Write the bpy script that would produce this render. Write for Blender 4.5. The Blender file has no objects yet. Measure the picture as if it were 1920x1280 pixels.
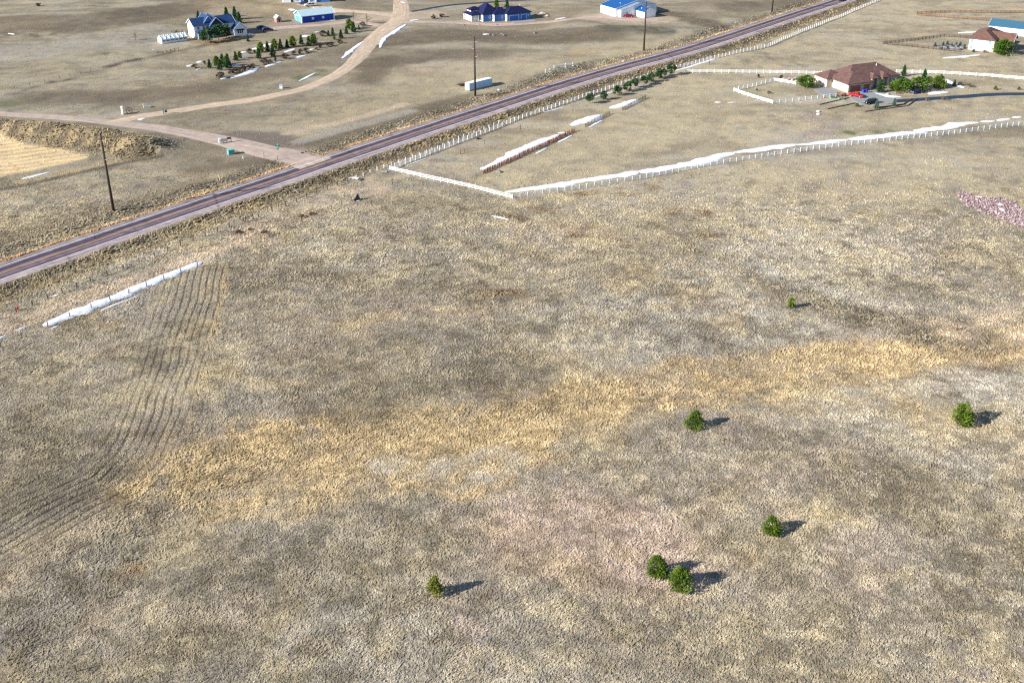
import bpy, bmesh, math, random
import numpy as np
from mathutils import Vector, Matrix

random.seed(7)
RNG = np.random.default_rng(11)
SC = bpy.context.scene
COL = SC.collection
R = math.radians

# ------------------------------------------------------------------ camera
CAM_H, PITCH, FPX = 114.0, R(27.4), 2100.0        # drone about 114 m up, lens measured in 1920-wide pixels
cam_d = bpy.data.cameras.new('camera')
cam_d.sensor_width = 36.0
cam_d.lens = 36.0 * FPX / 1920.0
cam_d.clip_start = 1.0
cam_d.clip_end = 9000.0
cam = bpy.data.objects.new('camera', cam_d)
COL.objects.link(cam)
cam.location = (0, 0, CAM_H)
cam.rotation_euler = (math.pi / 2 - PITCH, 0, 0)
SC.camera = cam

# ------------------------------------------------------------------ sky, sun, exposure
SHADOW_AZ, SUN_EL = R(24), R(25.5)                   # shadows fall right and slightly away
world = bpy.data.worlds.new('World')
SC.world = world
world.use_nodes = True
wn = world.node_tree.nodes
sky = wn.new('ShaderNodeTexSky')
sky.sky_type = 'NISHITA'
sky.sun_disc = False
sky.sun_elevation = SUN_EL
to_sun = Vector((-math.cos(SHADOW_AZ) * math.cos(SUN_EL), -math.sin(SHADOW_AZ) * math.cos(SUN_EL), math.sin(SUN_EL)))
sky.sun_rotation = math.atan2(to_sun.x, to_sun.y)
sky.altitude = 2000
sky.air_density = 1.0
sky.dust_density = 0.6
wn['Background'].inputs['Strength'].default_value = 0.085
world.node_tree.links.new(sky.outputs[0], wn['Background'].inputs[0])
sun_d = bpy.data.lights.new('sun', 'SUN')
sun_d.energy = 4.8
sun_d.angle = R(0.5)
sun_d.color = (1.0, 0.95, 0.87)
sun = bpy.data.objects.new('sun', sun_d)
COL.objects.link(sun)
sun.rotation_euler = (-to_sun).to_track_quat('-Z', 'Y').to_euler()
sun.location = (-200, 0, 200)
SC.view_settings.view_transform = 'Standard'
SC.view_settings.look = 'None'
SC.view_settings.exposure = 1.22
SC.view_settings.gamma = 1.0
SC.view_settings.use_curve_mapping = False
SC.cycles.use_denoising = False
SC.cycles.max_bounces = 5
SC.cycles.diffuse_bounces = 3
SC.cycles.pixel_filter_type = 'BLACKMAN_HARRIS'
SC.cycles.filter_width = 1.3

# ------------------------------------------------------------------ numpy noise
def _hash(ix, iy, seed):
    n = (ix.astype(np.int64) * 374761393 + iy.astype(np.int64) * 668265263 + seed * 1442695041) & 0x7fffffff
    n = ((n ^ (n >> 13)) * 1274126177) & 0x7fffffff
    n = n ^ (n >> 16)
    return (n & 0xffff) / 65535.0

def vnoise(x, y, size, seed=0):
    x = np.asarray(x, float) / size; y = np.asarray(y, float) / size
    ix = np.floor(x); iy = np.floor(y)
    fx = x - ix; fy = y - iy
    fx = fx * fx * fx * (fx * (fx * 6 - 15) + 10); fy = fy * fy * fy * (fy * (fy * 6 - 15) + 10)
    a = _hash(ix, iy, seed); b = _hash(ix + 1, iy, seed); c = _hash(ix, iy + 1, seed); d = _hash(ix + 1, iy + 1, seed)
    return (a + (b - a) * fx) * (1 - fy) + (c + (d - c) * fx) * fy

def fbm(x, y, size, oct=4, seed=0, gain=0.55):
    s = 0; a = 1; t = 0
    for k in range(oct):
        c, sn = math.cos(k * 1.1 + .3), math.sin(k * 1.1 + .3)
        s = s + a * vnoise(x * c - y * sn, x * sn + y * c, size / 2 ** k, seed + k * 17); t += a; a *= gain
    return s / t

def sstep(a, b, v):
    t = np.clip((v - a) / (b - a), 0, 1)
    return t * t * (3 - 2 * t)

# ------------------------------------------------------------------ picture point -> place on the land
def ray(px, py):
    a = px - 960.0; b = py - 640.0
    return np.array([a, FPX * math.cos(PITCH) - b * math.sin(PITCH), -FPX * math.sin(PITCH) - b * math.cos(PITCH)])

def on_plane(px, py, z=0.0):
    d = ray(px, py); t = (CAM_H - z) / -d[2]
    return d[0] * t, d[1] * t

def on_land_v(pts, hf, n=14):
    """where the sight lines through picture points meet the land"""
    D = np.array([ray(*p) for p in pts]); z = np.zeros(len(D))
    for _ in range(n):
        t = (CAM_H - z) / -D[:, 2]; x, y = D[:, 0] * t, D[:, 1] * t
        z = z + 0.7 * (hf(x, y) - z)
    t = (CAM_H - z) / -D[:, 2]
    return np.column_stack([D[:, 0] * t, D[:, 1] * t])

def poly_dist(x, y, pts):
    """distance to a polyline, arc length of the nearest point, signed side (+ = right of travel)"""
    best = np.full(x.shape, 1e9); arc = np.zeros(x.shape); side = np.zeros(x.shape); acc = 0.0
    for (ax, ay), (bx, by) in zip(pts[:-1], pts[1:]):
        dx, dy = bx - ax, by - ay; L2 = dx * dx + dy * dy; L = math.sqrt(L2)
        t = np.clip(((x - ax) * dx + (y - ay) * dy) / L2, 0, 1)
        d = np.hypot(x - ax - t * dx, y - ay - t * dy)
        m = d < best
        best = np.where(m, d, best); arc = np.where(m, acc + t * L, arc)
        side = np.where(m, np.sign((x - ax) * dy - (y - ay) * dx), side)
        acc += L
    return best, arc, side

def smooth_line(pts, step=2.0):
    """Catmull-Rom through the points, resampled"""
    P = [np.array(p, float) for p in pts]
    P = [2 * P[0] - P[1]] + P + [2 * P[-1] - P[-2]]
    out = []
    for i in range(1, len(P) - 2):
        n = max(2, int(np.linalg.norm(P[i + 1] - P[i]) / step))
        for k in range(n):
            t = k / n
            out.append(0.5 * (2 * P[i] + (P[i + 1] - P[i - 1]) * t + (2 * P[i - 1] - 5 * P[i] + 4 * P[i + 1] - P[i + 2]) * t * t
                              + (3 * P[i] - P[i - 1] - 3 * P[i + 1] + P[i + 2]) * t ** 3))
    out.append(P[-2])
    return [tuple(p) for p in out]

# ------------------------------------------------------------------ relief
_bumps = []
for px, py, hgt, rx, ry in [(40, 960, 1.5, 16, 14), (1480, 900, 1.4, 30, 18), (1700, 1010, 0.8, 20, 16), (820, 640, 1.1, 34, 20),
                            (420, 700, 0.8, 16, 20), (1250, 560, 0.9, 40, 22), (640, 1180, 0.7, 22, 12), (1150, 1000, 0.5, 16, 14),
                            (1850, 750, 0.7, 14, 10), (960, 130, 2.0, 40, 22), (1220, 55, 1.6, 40, 24), (1450, 240, 1.2, 40, 22),
                            (200, 170, 1.4, 40, 20), (150, 40, 3.0, 50, 30), (420, 10, 2.5, 60, 24), (1750, 300, 1.0, 50, 24)]:
    x, y = on_plane(px, py); _bumps.append((x, y, hgt, rx, ry))
SWALE = [on_plane(*p) for p in [(120, 1190), (330, 1000), (520, 860), (760, 830), (980, 790), (1200, 730), (1480, 690), (1750, 660), (1990, 640)]]
BANK = [on_plane(*p) for p in [(-160, 238), (0, 247), (100, 258), (200, 271), (262, 283)]]
PADS = []   # level ground under the houses: x, y, half size, fade
for px, py, r in [(1630, 172, 26), (1870, 92, 26), (410, 66, 20), (590, 38, 17), (940, 36, 21), (1180, 28, 22), (325, 76, 8), (568, 4, 20), (1900, 56, 16)]:
    x, y = on_plane(px, py); PADS.append((x, y, r))

def h_raw(x, y):
    z = 0.9 * (fbm(x, y, 90, 3, 5) - .5) + 1.6 * sstep(250, 520, y) * (fbm(x + 40, y, 70, 3, 9) - .5)
    z = z + 1.3 * sstep(300, 430, y) * (fbm(x * .55 + 13, y * 1.2, 24, 3, 15) - .5) * (1 - .6 * sstep(30, 120, x - .75 * (y - 420)))
    for bx, by, hgt, rx, ry in _bumps:
        z = z + hgt * np.exp(-((x - bx) / rx) ** 2 - ((y - by) / ry) ** 2)
    z = z + 8 * sstep(700, 2400, y) * fbm(x, y, 600, 3, 31)
    return z

_padz = [float(h_raw(np.array([x]), np.array([y]))[0]) for x, y, r in PADS]
def h_land(x, y):
    x = np.asarray(x, float); y = np.asarray(y, float)
    z = h_raw(x, y)
    m = y < 330
    if m.any():
        d = poly_dist(x, y, SWALE)[0]
        z = z - 0.8 * np.exp(-(d / 7.0) ** 2)
    d, arc, side = poly_dist(x, y, BANK)
    d = d * side
    z = z + 4.4 * np.where(d > 0, np.exp(-(d / 4.6) ** 2), np.exp(-(d / 10.0) ** 2)) * (0.78 + .44 * fbm(x, y, 10, 3, 77))
    for (px, py, r), pz in zip(PADS, _padz):
        w = 1 - sstep(r, r + 14, np.hypot(x - px, y - py))
        z = z * (1 - w) + pz * w
    return z

# highway: straight, bearing about 50 degrees
_rp = on_land_v([(0, 517), (275, 420), (480, 352), (600, 311), (760, 258), (900, 212), (1080, 154), (1180, 126), (1320, 87), (1440, 51), (1560, 8)], h_land)
ROAD = smooth_line([tuple(_rp[0] + (_rp[0] - _rp[1]) / np.linalg.norm(_rp[0] - _rp[1]) * 300)] + [tuple(p) for p in _rp[::2]] +
                   [tuple(_rp[-1] + np.array([.67, .74]) * 250), tuple(_rp[-1] + np.array([.70, .72]) * 1500)], 6.0)
ROAD_A = np.array(ROAD)
_seg = np.hypot(*np.diff(ROAD_A, axis=0).T); ROAD_S = np.concatenate([[0], np.cumsum(_seg)])
_rz = h_land(ROAD_A[:, 0], ROAD_A[:, 1])
_k = np.ones(15) / 15
ROAD_Z = np.convolve(np.pad(_rz, 7, mode='edge'), _k, 'valid') + 0.55

_ea = np.array([math.cos(R(50)), math.sin(R(50))]); _ew = np.array([_ea[1], -_ea[0]])
_ra, _rw = ROAD_A @ _ea, ROAD_A @ _ew; _rs = np.gradient(_rw, _ra)
def road_coords(x, y):
    a = x * _ea[0] + y * _ea[1]; w = x * _ew[0] + y * _ew[1]
    d = (w - np.interp(a, _ra, _rw)) / np.sqrt(1 + np.interp(a, _ra, _rs) ** 2)
    return d, np.interp(a, _ra, ROAD_S)           # + = the near (right-hand) side

def land_exact(x, y):
    z = h_land(x, y)
    d, s = road_coords(x, y)
    rz = np.interp(s, ROAD_S, ROAD_Z); a = np.abs(d)
    ditch = rz - 0.09 - 0.95 * sstep(5.9, 10.5, a)
    w = sstep(11.5, 18.0, a)
    z = ditch * (1 - w) + z * w
    return z + 0.10 * (fbm(x, y, 3.2, 2, 44) - .5) * (a > 7)

# graded grid of heights: the ground mesh, and the lookup every object stands on
def grow(a, b, s0, g=1.18):
    out = [a]; s = s0
    while out[-1] < b: out.append(out[-1] + s); s *= g
    return np.array(out[1:])
gx = np.concatenate([-grow(235, 4200, 3)[::-1], np.arange(-235, 236, 1.0), grow(235, 4200, 3)])
gy = np.unique(np.concatenate([-grow(-84, 1500, 3)[::-1], np.arange(84, 330, 1.0), np.arange(330, 640, 1.5), grow(639, 6000, 3)]))
GXX, GYY = np.meshgrid(gx, gy)
vx, vy = GXX.ravel(), GYY.ravel()
vz = land_exact(vx, vy)
nx, ny = len(gx), len(gy)
VZ = vz.reshape(ny, nx)

def on_grid(x, y, A):
    x = np.asarray(x, float); y = np.asarray(y, float)
    i = np.clip(np.searchsorted(gx, x) - 1, 0, nx - 2); j = np.clip(np.searchsorted(gy, y) - 1, 0, ny - 2)
    fx = np.clip((x - gx[i]) / (gx[i + 1] - gx[i]), 0, 1); fy = np.clip((y - gy[j]) / (gy[j + 1] - gy[j]), 0, 1)
    if A.ndim == 3: fx, fy = fx[:, None], fy[:, None]
    return (A[j, i] * (1 - fx) + A[j, i + 1] * fx) * (1 - fy) + (A[j + 1, i] * (1 - fx) + A[j + 1, i + 1] * fx) * fy

def land(x, y): return on_grid(x, y, VZ)
def G(px, py): return tuple(on_land_v([(px, py)], land)[0])
def gz(x, y): return float(land(np.array([x]), np.array([y]))[0])

def G3(px, py, dz=0.0):
    x, y = G(px, py)
    return Vector((x, y, gz(x, y) + dz))

# ------------------------------------------------------------------ materials
def _mat(name):
    m = bpy.data.materials.new(name); m.use_nodes = True
    nt = m.node_tree; b = nt.nodes['Principled BSDF']
    b.inputs['Specular IOR Level'].default_value = 0.25
    return m, nt, b

def N(nt, kind, **kw):
    n = nt.nodes.new('ShaderNode' + kind)
    for k, v in kw.items():
        if k.startswith('i_'):
            n.inputs[k[2:].replace('_', ' ')].default_value = v
        else:
            setattr(n, k, v)
    return n

def ramp(nt, src, stops):
    r = nt.nodes.new('ShaderNodeValToRGB')
    while len(r.color_ramp.elements) < len(stops): r.color_ramp.elements.new(0.5)
    for e, (p, c) in zip(r.color_ramp.elements, stops):
        e.position = p; e.color = (c[0], c[1], c[2], 1) if not np.isscalar(c) else (c, c, c, 1)
    nt.links.new(src, r.inputs[0])
    return r.outputs[0]

def mul(nt, a, b, fac=1.0, mode='MULTIPLY'):
    m = nt.nodes.new('ShaderNodeMix'); m.data_type = 'RGBA'; m.blend_type = mode
    if isinstance(fac, (int, float)): m.inputs[0].default_value = fac
    else: nt.links.new(fac, m.inputs[0])
    for s, i in ((a, 6), (b, 7)):
        if isinstance(s, tuple): m.inputs[i].default_value = (*s, 1)
        else: nt.links.new(s, m.inputs[i])
    return m.outputs[2]

def paint(name, col, rough=0.6, grain=0.18, scale=1.5, spec=0.25, metal=0.0, bump=0.0, coat=0.0):
    """a plain surface with uneven tone and slight wear"""
    m, nt, b = _mat(name)
    tc = N(nt, 'TexCoord')
    n1 = N(nt, 'TexNoise', i_Scale=scale, i_Detail=5.0, i_Roughness=0.65)
    nt.links.new(tc.outputs['Object'], n1.inputs['Vector'])
    f = ramp(nt, n1.outputs[0], [(0.25, 1 - grain), (0.75, 1 + grain)])
    nt.links.new(mul(nt, tuple(col), f), b.inputs['Base Color'])
    b.inputs['Roughness'].default_value = rough; b.inputs['Metallic'].default_value = metal
    b.inputs['Specular IOR Level'].default_value = spec
    b.inputs['Coat Weight'].default_value = coat
    if bump:
        bp = N(nt, 'Bump', i_Strength=bump, i_Distance=0.05)
        nt.links.new(n1.outputs[0], bp.inputs['Height']); nt.links.new(bp.outputs[0], b.inputs['Normal'])
    return m

def ribbed(name, col, pitch, axis='X', depth=0.35, rough=0.5, metal=0.0, grain=.1):
    """sheet siding or roofing with seams every pitch metres along one object axis"""
    m, nt, b = _mat(name)
    tc = N(nt, 'TexCoord')
    w = N(nt, 'TexWave', wave_type='BANDS', bands_direction=axis, wave_profile='SIN', i_Scale=math.pi / (10 * pitch) * 2, i_Distortion=0.0)
    nt.links.new(tc.outputs['Object'], w.inputs['Vector'])
    n1 = N(nt, 'TexNoise', i_Scale=0.9, i_Detail=5.0); nt.links.new(tc.outputs['Object'], n1.inputs['Vector'])
    f = ramp(nt, n1.outputs[0], [(0.25, 1 - grain), (0.75, 1 + grain)])
    s = ramp(nt, w.outputs[0], [(0.0, 1 - depth), (0.35, 1.0)])
    nt.links.new(mul(nt, mul(nt, tuple(col), f), s), b.inputs['Base Color'])
    b.inputs['Roughness'].default_value = rough; b.inputs['Metallic'].default_value = metal
    bp = N(nt, 'Bump', i_Strength=0.4, i_Distance=0.03)
    nt.links.new(w.outputs[0], bp.inputs['Height']); nt.links.new(bp.outputs[0], b.inputs['Normal'])
    return m

def shingle(name, col):
    m, nt, b = _mat(name)
    tc = N(nt, 'TexCoord')
    br = N(nt, 'TexBrick', i_Scale=1.0, i_Mortar_Size=0.02, i_Brick_Width=0.9, i_Row_Height=0.28)
    br.inputs['Color1'].default_value = (*[c * .78 for c in col], 1); br.inputs['Color2'].default_value = (*[c * 1.2 for c in col], 1)
    br.inputs['Mortar'].default_value = (*[c * .55 for c in col], 1)
    nt.links.new(tc.outputs['Object'], br.inputs['Vector'])
    n1 = N(nt, 'TexNoise', i_Scale=0.7, i_Detail=6.0, i_Roughness=0.7); nt.links.new(tc.outputs['Object'], n1.inputs['Vector'])
    f = ramp(nt, n1.outputs[0], [(0.3, 0.75), (0.7, 1.25)])
    nt.links.new(mul(nt, br.outputs[0], f), b.inputs['Base Color'])
    b.inputs['Roughness'].default_value = 0.75
    return m

def ground_material():
    m, nt, b = _mat('prairie_grass')
    at = N(nt, 'Attribute', attribute_name='Col')
    geo = N(nt, 'NewGeometry')
    nz = lambda sc, det=4.0, ro=.6: N(nt, 'TexNoise', i_Scale=sc, i_Detail=det, i_Roughness=ro)
    a, c, e = nz(3.4, 3, .7), nz(0.9, 4, .65), nz(0.16, 3)
    for n in (a, c, e): nt.links.new(geo.outputs['Position'], n.inputs['Vector'])
    ro = N(nt, 'Attribute', attribute_name='rough'); rf = ro.outputs['Fac']
    col = mul(nt, at.outputs['Color'], ramp(nt, a.outputs[0], [(0.3, (.50, .48, .50)), (0.5, (.97, .97, .97)), (0.7, (1.32, 1.29, 1.2))]), rf)
    col = mul(nt, col, ramp(nt, c.outputs[0], [(0.3, (.62, .61, .64)), (0.5, (1, 1, 1)), (0.7, (1.3, 1.25, 1.1))]), rf)
    col = mul(nt, col, ramp(nt, e.outputs[0], [(0.35, (.88, .9, .93)), (0.65, (1.1, 1.06, 1.0))]))
    # mown rows beside the fence line
    md_ = N(nt, 'Attribute', attribute_name='rowphase')
    wn_ = N(nt, 'TexNoise', i_Scale=.5, i_Detail=3.0); nt.links.new(geo.outputs['Position'], wn_.inputs['Vector'])
    ph = N(nt, 'Math', operation='MULTIPLY_ADD'); ph.inputs[1].default_value = 2.2
    nt.links.new(wn_.outputs[0], ph.inputs[0]); nt.links.new(md_.outputs['Fac'], ph.inputs[2])
    sn = N(nt, 'Math', operation='SINE'); nt.links.new(ph.outputs[0], sn.inputs[0])
    hf_ = N(nt, 'Math', operation='MULTIPLY_ADD'); hf_.inputs[1].default_value = .5; hf_.inputs[2].default_value = .5; nt.links.new(sn.outputs[0], hf_.inputs[0])
    st = ramp(nt, hf_.outputs[0], [(0.04, (.42, .40, .40)), (0.30, (1.08, 1.07, 1.0))])
    col = mul(nt, col, st, at.outputs['Alpha'])
    nt.links.new(col, b.inputs['Base Color'])
    b.inputs['Roughness'].default_value = 0.95; b.inputs['Specular IOR Level'].default_value = 0.05
    add = N(nt, 'Math', operation='MULTIPLY_ADD'); add.inputs[1].default_value = 1.6
    nt.links.new(c.outputs[0], add.inputs[0]); nt.links.new(a.outputs[0], add.inputs[2])
    bp = N(nt, 'Bump', i_Distance=0.2)
    nt.links.new(rf, bp.inputs['Strength'])
    nt.links.new(add.outputs[0], bp.inputs['Height']); nt.links.new(bp.outputs[0], b.inputs['Normal'])
    return m

# ------------------------------------------------------------------ object helpers
def tag(o, label=None, cat=None, group=None, kind=None):
    if label: o['label'] = label
    if cat: o['category'] = cat
    if group: o['group'] = group
    if kind: o['kind'] = kind
    return o

class MB:
    def __init__(s): s.v = []; s.f = []
    def add(s, vs, fs):
        n = len(s.v); s.v += [tuple(p) for p in vs]; s.f += [tuple(i + n for i in f) for f in fs]; return s
    def box(s, x0, x1, y0, y1, z0, z1):
        return s.add([(x0, y0, z0), (x1, y0, z0), (x1, y1, z0), (x0, y1, z0), (x0, y0, z1), (x1, y0, z1), (x1, y1, z1), (x0, y1, z1)],
                     [(0, 3, 2, 1), (4, 5, 6, 7), (0, 1, 5, 4), (1, 2, 6, 5), (2, 3, 7, 6), (3, 0, 4, 7)])
    def bar(s, a, b, w, h=None, up=(0, 0, 1)):
        a, b = Vector(a), Vector(b); h = h or w
        d = (b - a).normalized(); u = Vector(up)
        if abs(d.dot(u)) > .98: u = Vector((1, 0, 0))
        x = d.cross(u).normalized() * (w / 2); y = x.normalized().cross(d).normalized() * (h / 2)
        vs = [p + i * x + j * y for p in (a, b) for i, j in ((-1, -1), (1, -1), (1, 1), (-1, 1))]
        return s.add(vs, [(0, 1, 2, 3), (7, 6, 5, 4), (0, 4, 5, 1), (1, 5, 6, 2), (2, 6, 7, 3), (3, 7, 4, 0)])
    def tube(s, a, b, r0, r1=None, n=8, cap=True):
        a, b = Vector(a), Vector(b); r1 = r0 if r1 is None else r1
        d = (b - a).normalized(); u = Vector((0, 0, 1)) if abs(d.z) < .95 else Vector((1, 0, 0))
        x = d.cross(u).normalized(); y = d.cross(x)
        vs = [a + (x * math.cos(t) + y * math.sin(t)) * r0 for t in [2 * math.pi * k / n for k in range(n)]] + \
             [b + (x * math.cos(t) + y * math.sin(t)) * r1 for t in [2 * math.pi * k / n for k in range(n)]]
        fs = [(k, k + n, (k + 1) % n + n, (k + 1) % n) for k in range(n)]
        if cap: fs += [tuple(range(n)), tuple(range(2 * n - 1, n - 1, -1))]
        return s.add(vs, fs)
    def prism(s, pts, z0, z1):
        n = len(pts)
        return s.add([(*p, z0) for p in pts] + [(*p, z1) for p in pts],
                     [tuple(range(n))[::-1], tuple(range(n, 2 * n))] + [(k, (k + 1) % n, (k + 1) % n + n, k + n) for k in range(n)])
    def loft(s, rings, cap=True):
        n = len(rings[0]); base = len(s.v)
        for r in rings: s.v += [tuple(p) for p in r]
        for i in range(len(rings) - 1):
            for k in range(n):
                s.f.append((base + i * n + k, base + i * n + (k + 1) % n, base + (i + 1) * n + (k + 1) % n, base + (i + 1) * n + k))
        if cap:
            s.f.append(tuple(base + k for k in range(n))[::-1]); s.f.append(tuple(base + (len(rings) - 1) * n + k for k in range(n)))
        return s
    def mesh(s, name, mat, smooth=False, fix=True):
        me = bpy.data.meshes.new(name); me.from_pydata(s.v, [], s.f)
        if fix:
            bm = bmesh.new(); bm.from_mesh(me); bmesh.ops.recalc_face_normals(bm, faces=bm.faces); bm.to_mesh(me); bm.free()
        if smooth: me.polygons.foreach_set('use_smooth', [True] * len(me.polygons))
        if mat: me.materials.append(mat)
        return me
    def build(s, name, mat, parent=None, smooth=False, fix=True):
        return link(name, s.mesh(name, mat, smooth, fix), parent)

def link(name, me, parent=None, loc=None, rot=None, scale=None):
    o = bpy.data.objects.new(name, me); COL.objects.link(o)
    if parent: o.parent = parent
    if loc is not None: o.location = loc
    if rot is not None: o.rotation_euler = rot
    if scale is not None: o.scale = scale
    return o

def empty(name, loc, rz=0.0):
    o = bpy.data.objects.new(name, None); COL.objects.link(o)
    o.empty_display_size = 0.5; o.location = loc; o.rotation_euler = (0, 0, rz)
    return o

def copy_tree(o, parent=None):
    c = o.copy(); COL.objects.link(c)
    if parent: c.parent = parent
    for ch in o.children: copy_tree(ch, c)
    return c

def np_mesh(name, verts, quads, mat):
    me = bpy.data.meshes.new(name)
    nv, nf = len(verts), len(quads); k = quads.shape[1]
    me.vertices.add(nv); me.vertices.foreach_set('co', verts.astype(np.float32).ravel())
    me.loops.add(nf * k); me.loops.foreach_set('vertex_index', quads.astype(np.int32).ravel())
    me.polygons.add(nf)
    me.polygons.foreach_set('loop_start', np.arange(0, nf * k, k, dtype=np.int32))
    me.update(calc_edges=True); me.validate()
    if mat: me.materials.append(mat)
    return me
# ================================================================== THE LAND
# colours of the ground itself (dry prairie in late winter)
C_GREY, C_STRAW, C_PALE = np.array([.27, .24, .20]), np.array([.42, .36, .245]), np.array([.43, .40, .345])
C_GOLD, C_ORANGE, C_DARK = np.array([.43, .33, .195]), np.array([.40, .23, .10]), np.array([.105, .09, .075])
C_DIRT, C_PINK, C_GREEN, C_RUST = np.array([.53, .425, .32]), np.array([.34, .275, .245]), np.array([.14, .17, .08]), np.array([.15, .08, .045])
C_TAN, C_FIELD = np.array([.32, .26, .19]), np.array([.62, .46, .25])

MOW = [on_plane(*p) for p in [(432, 486), (412, 575), (390, 670), (362, 772), (331, 859), (277, 962), (234, 1053), (165, 1211), (125, 1300)]]
MOW2 = [on_plane(*p) for p in [(432, 486), (412, 575), (390, 670), (362, 772), (328, 862), (268, 928), (170, 985), (60, 1050), (-90, 1130)]]
MOW_ANG = math.atan2(MOW[3][1] - MOW[0][1], MOW[3][0] - MOW[0][0])

STROKES = []    # (world polyline, half width m, softness m, colour, strength, seed)
def stroke(pts, w, soft, col, k=1.0, solid=False):
    P = [tuple(q) for q in on_land_v(pts, land)]
    if len(P) == 1: P = [P[0], (P[0][0] + .5, P[0][1])]
    STROKES.append((P, w, soft, col, k, len(STROKES) * 7 + 3, solid))

# golden weeds along the swale
stroke([(330, 878), (480, 858), (650, 862), (800, 845), (900, 812), (1000, 775), (1100, 748), (1250, 717), (1400, 702), (1600, 690), (1750, 658), (1990, 645)], 6.5, 5, np.array([.385, .285, .165]), .62, True)
stroke([(400, 890), (600, 930), (760, 880)], 5, 4, np.array([.39, .305, .20]), .38, True)
stroke([(1010, 1000), (1100, 985), (1200, 1040)], 8, 6, np.array([.37, .27, .20]), .6, True)
stroke([(20, 860), (120, 900), (230, 900)], 10, 6, C_GREY * .66, .6, True)
stroke([(0, 1010), (60, 960)], 8, 6, C_GREY * .7, .5, True)
stroke([(480, 560), (700, 640), (900, 700)], 14, 10, C_GREY * .8, .4, True)
stroke([(520, 530), (620, 515)], 4, 3, C_DARK, .45, True)
stroke([(700, 730), (850, 700), (960, 690)], 5, 5, C_DARK, .35, True)
stroke([(1480, 545), (1600, 590), (1760, 628)], 4.5, 4, C_DARK, .5, True)
stroke([(1500, 780), (1700, 800), (1860, 840)], 5, 4, C_PALE, .35, True)
stroke([(560, 660), (760, 590), (960, 560)], 5, 4, C_TAN, .4, True)
stroke([(640, 610), (730, 590)], 2, 2, C_GOLD, .5, True)
stroke([(160, 770), (300, 740), (60, 740)], 5, 4, C_STRAW, .35, True)
stroke([(0, 1080), (140, 1000), (260, 930), (330, 870)], 3.5, 3, C_TAN * 1.15, .5, True)
stroke([(330, 900), (420, 845), (560, 830), (760, 815), (900, 800), (1050, 775)], 7.5, 8, C_GOLD, .8)
stroke([(860, 870), (1000, 800), (1180, 745), (1400, 712), (1600, 690), (1780, 655), (1990, 640)], 6.5, 7, C_GOLD, .75)
stroke([(380, 960), (560, 940), (760, 880), (960, 830)], 5, 5, C_GOLD, .45)
stroke([(740, 870), (860, 885), (940, 855)], 3, 3, C_PALE, .5)
stroke([(1500, 760), (1640, 760), (1760, 790), (1900, 850)], 4, 4, C_GOLD, .35)
stroke([(225, 1075), (260, 1065)], 1.6, 1.5, C_ORANGE, .5)
stroke([(290, 950), (250, 1060), (180, 1180)], 2.0, 2, C_TAN, .5)
stroke([(432, 486), (412, 575), (390, 670), (362, 772), (331, 859)], 0.35, .6, C_GOLD, .7)
# darker, rougher patches
for p, w, k in [([(480, 520), (560, 505), (640, 520)], 4.5, .6), ([(640, 670), (760, 640), (900, 640)], 6, .5), ([(600, 750), (760, 745), (940, 720)], 6, .5),
                ([(1480, 540), (1580, 580), (1740, 620), (1840, 640)], 6, .7), ([(1300, 480), (1500, 530)], 4, .4), ([(0, 800), (80, 830), (190, 860)], 8, .6),
                ([(0, 920), (100, 900)], 8, .45), ([(420, 500), (560, 490)], 3, .45), ([(1200, 610), (1380, 650)], 6, .35), ([(880, 560), (990, 550)], 2, .6),
                ([(990, 610), (1060, 600)], 5, .35), ([(1680, 530), (1790, 545)], 4, .5), ([(360, 1230), (460, 1180)], 2.5, .55), ([(1600, 905), (1760, 925)], 7, .35),
                ([(1420, 830), (1560, 850), (1700, 870)], 5, .35), ([(1500, 1060), (1620, 1130)], 6, .3), ([(230, 660), (390, 660)], 2.0, .5), ([(380, 790), (260, 810)], 1.5, .35),
                ([(1000, 470), (1200, 480), (1330, 440)], 5, .3), ([(820, 540), (700, 560)], 5, .35), ([(0, 1240), (120, 1270)], 5, .3), ([(700, 1010), (830, 1030)], 6, .35),
                ([(1800, 1000), (1920, 1030)], 7, .35), ([(1290, 1180), (1500, 1230)], 9, .3), ([(440, 1100), (640, 1080)], 6, .3)]:
    stroke(p, w, 5, C_DARK, k)
# rusty dead weeds beyond the rail fence
for p, w in [([(975, 378), (1050, 372), (1110, 360)], 1.2), ([(1000, 392), (1050, 396)], 1.6), ([(1110, 420), (1180, 440)], 2.0), ([(1260, 395), (1330, 400)], 1.5),
             ([(940, 405), (980, 412)], 1.2), ([(1070, 440), (1180, 452)], 1.2), ([(1310, 443), (1350, 440)], 1.0), ([(1030, 420), (1100, 430)], 1.0), ([(920, 548), (980, 550)], 1.2),
             ([(1150, 372), (1230, 352)], .8), ([(445, 435), (500, 440)], 1.3), ([(560, 405), (600, 400)], 1.2), ([(1310, 968), (1340, 962)], 1.3), ([(1790, 655), (1860, 665)], 1.2),
             ([(1840, 690), (1890, 690)], 1.0)]:
    stroke(p, w, 2.2, C_RUST, .75)
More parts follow.
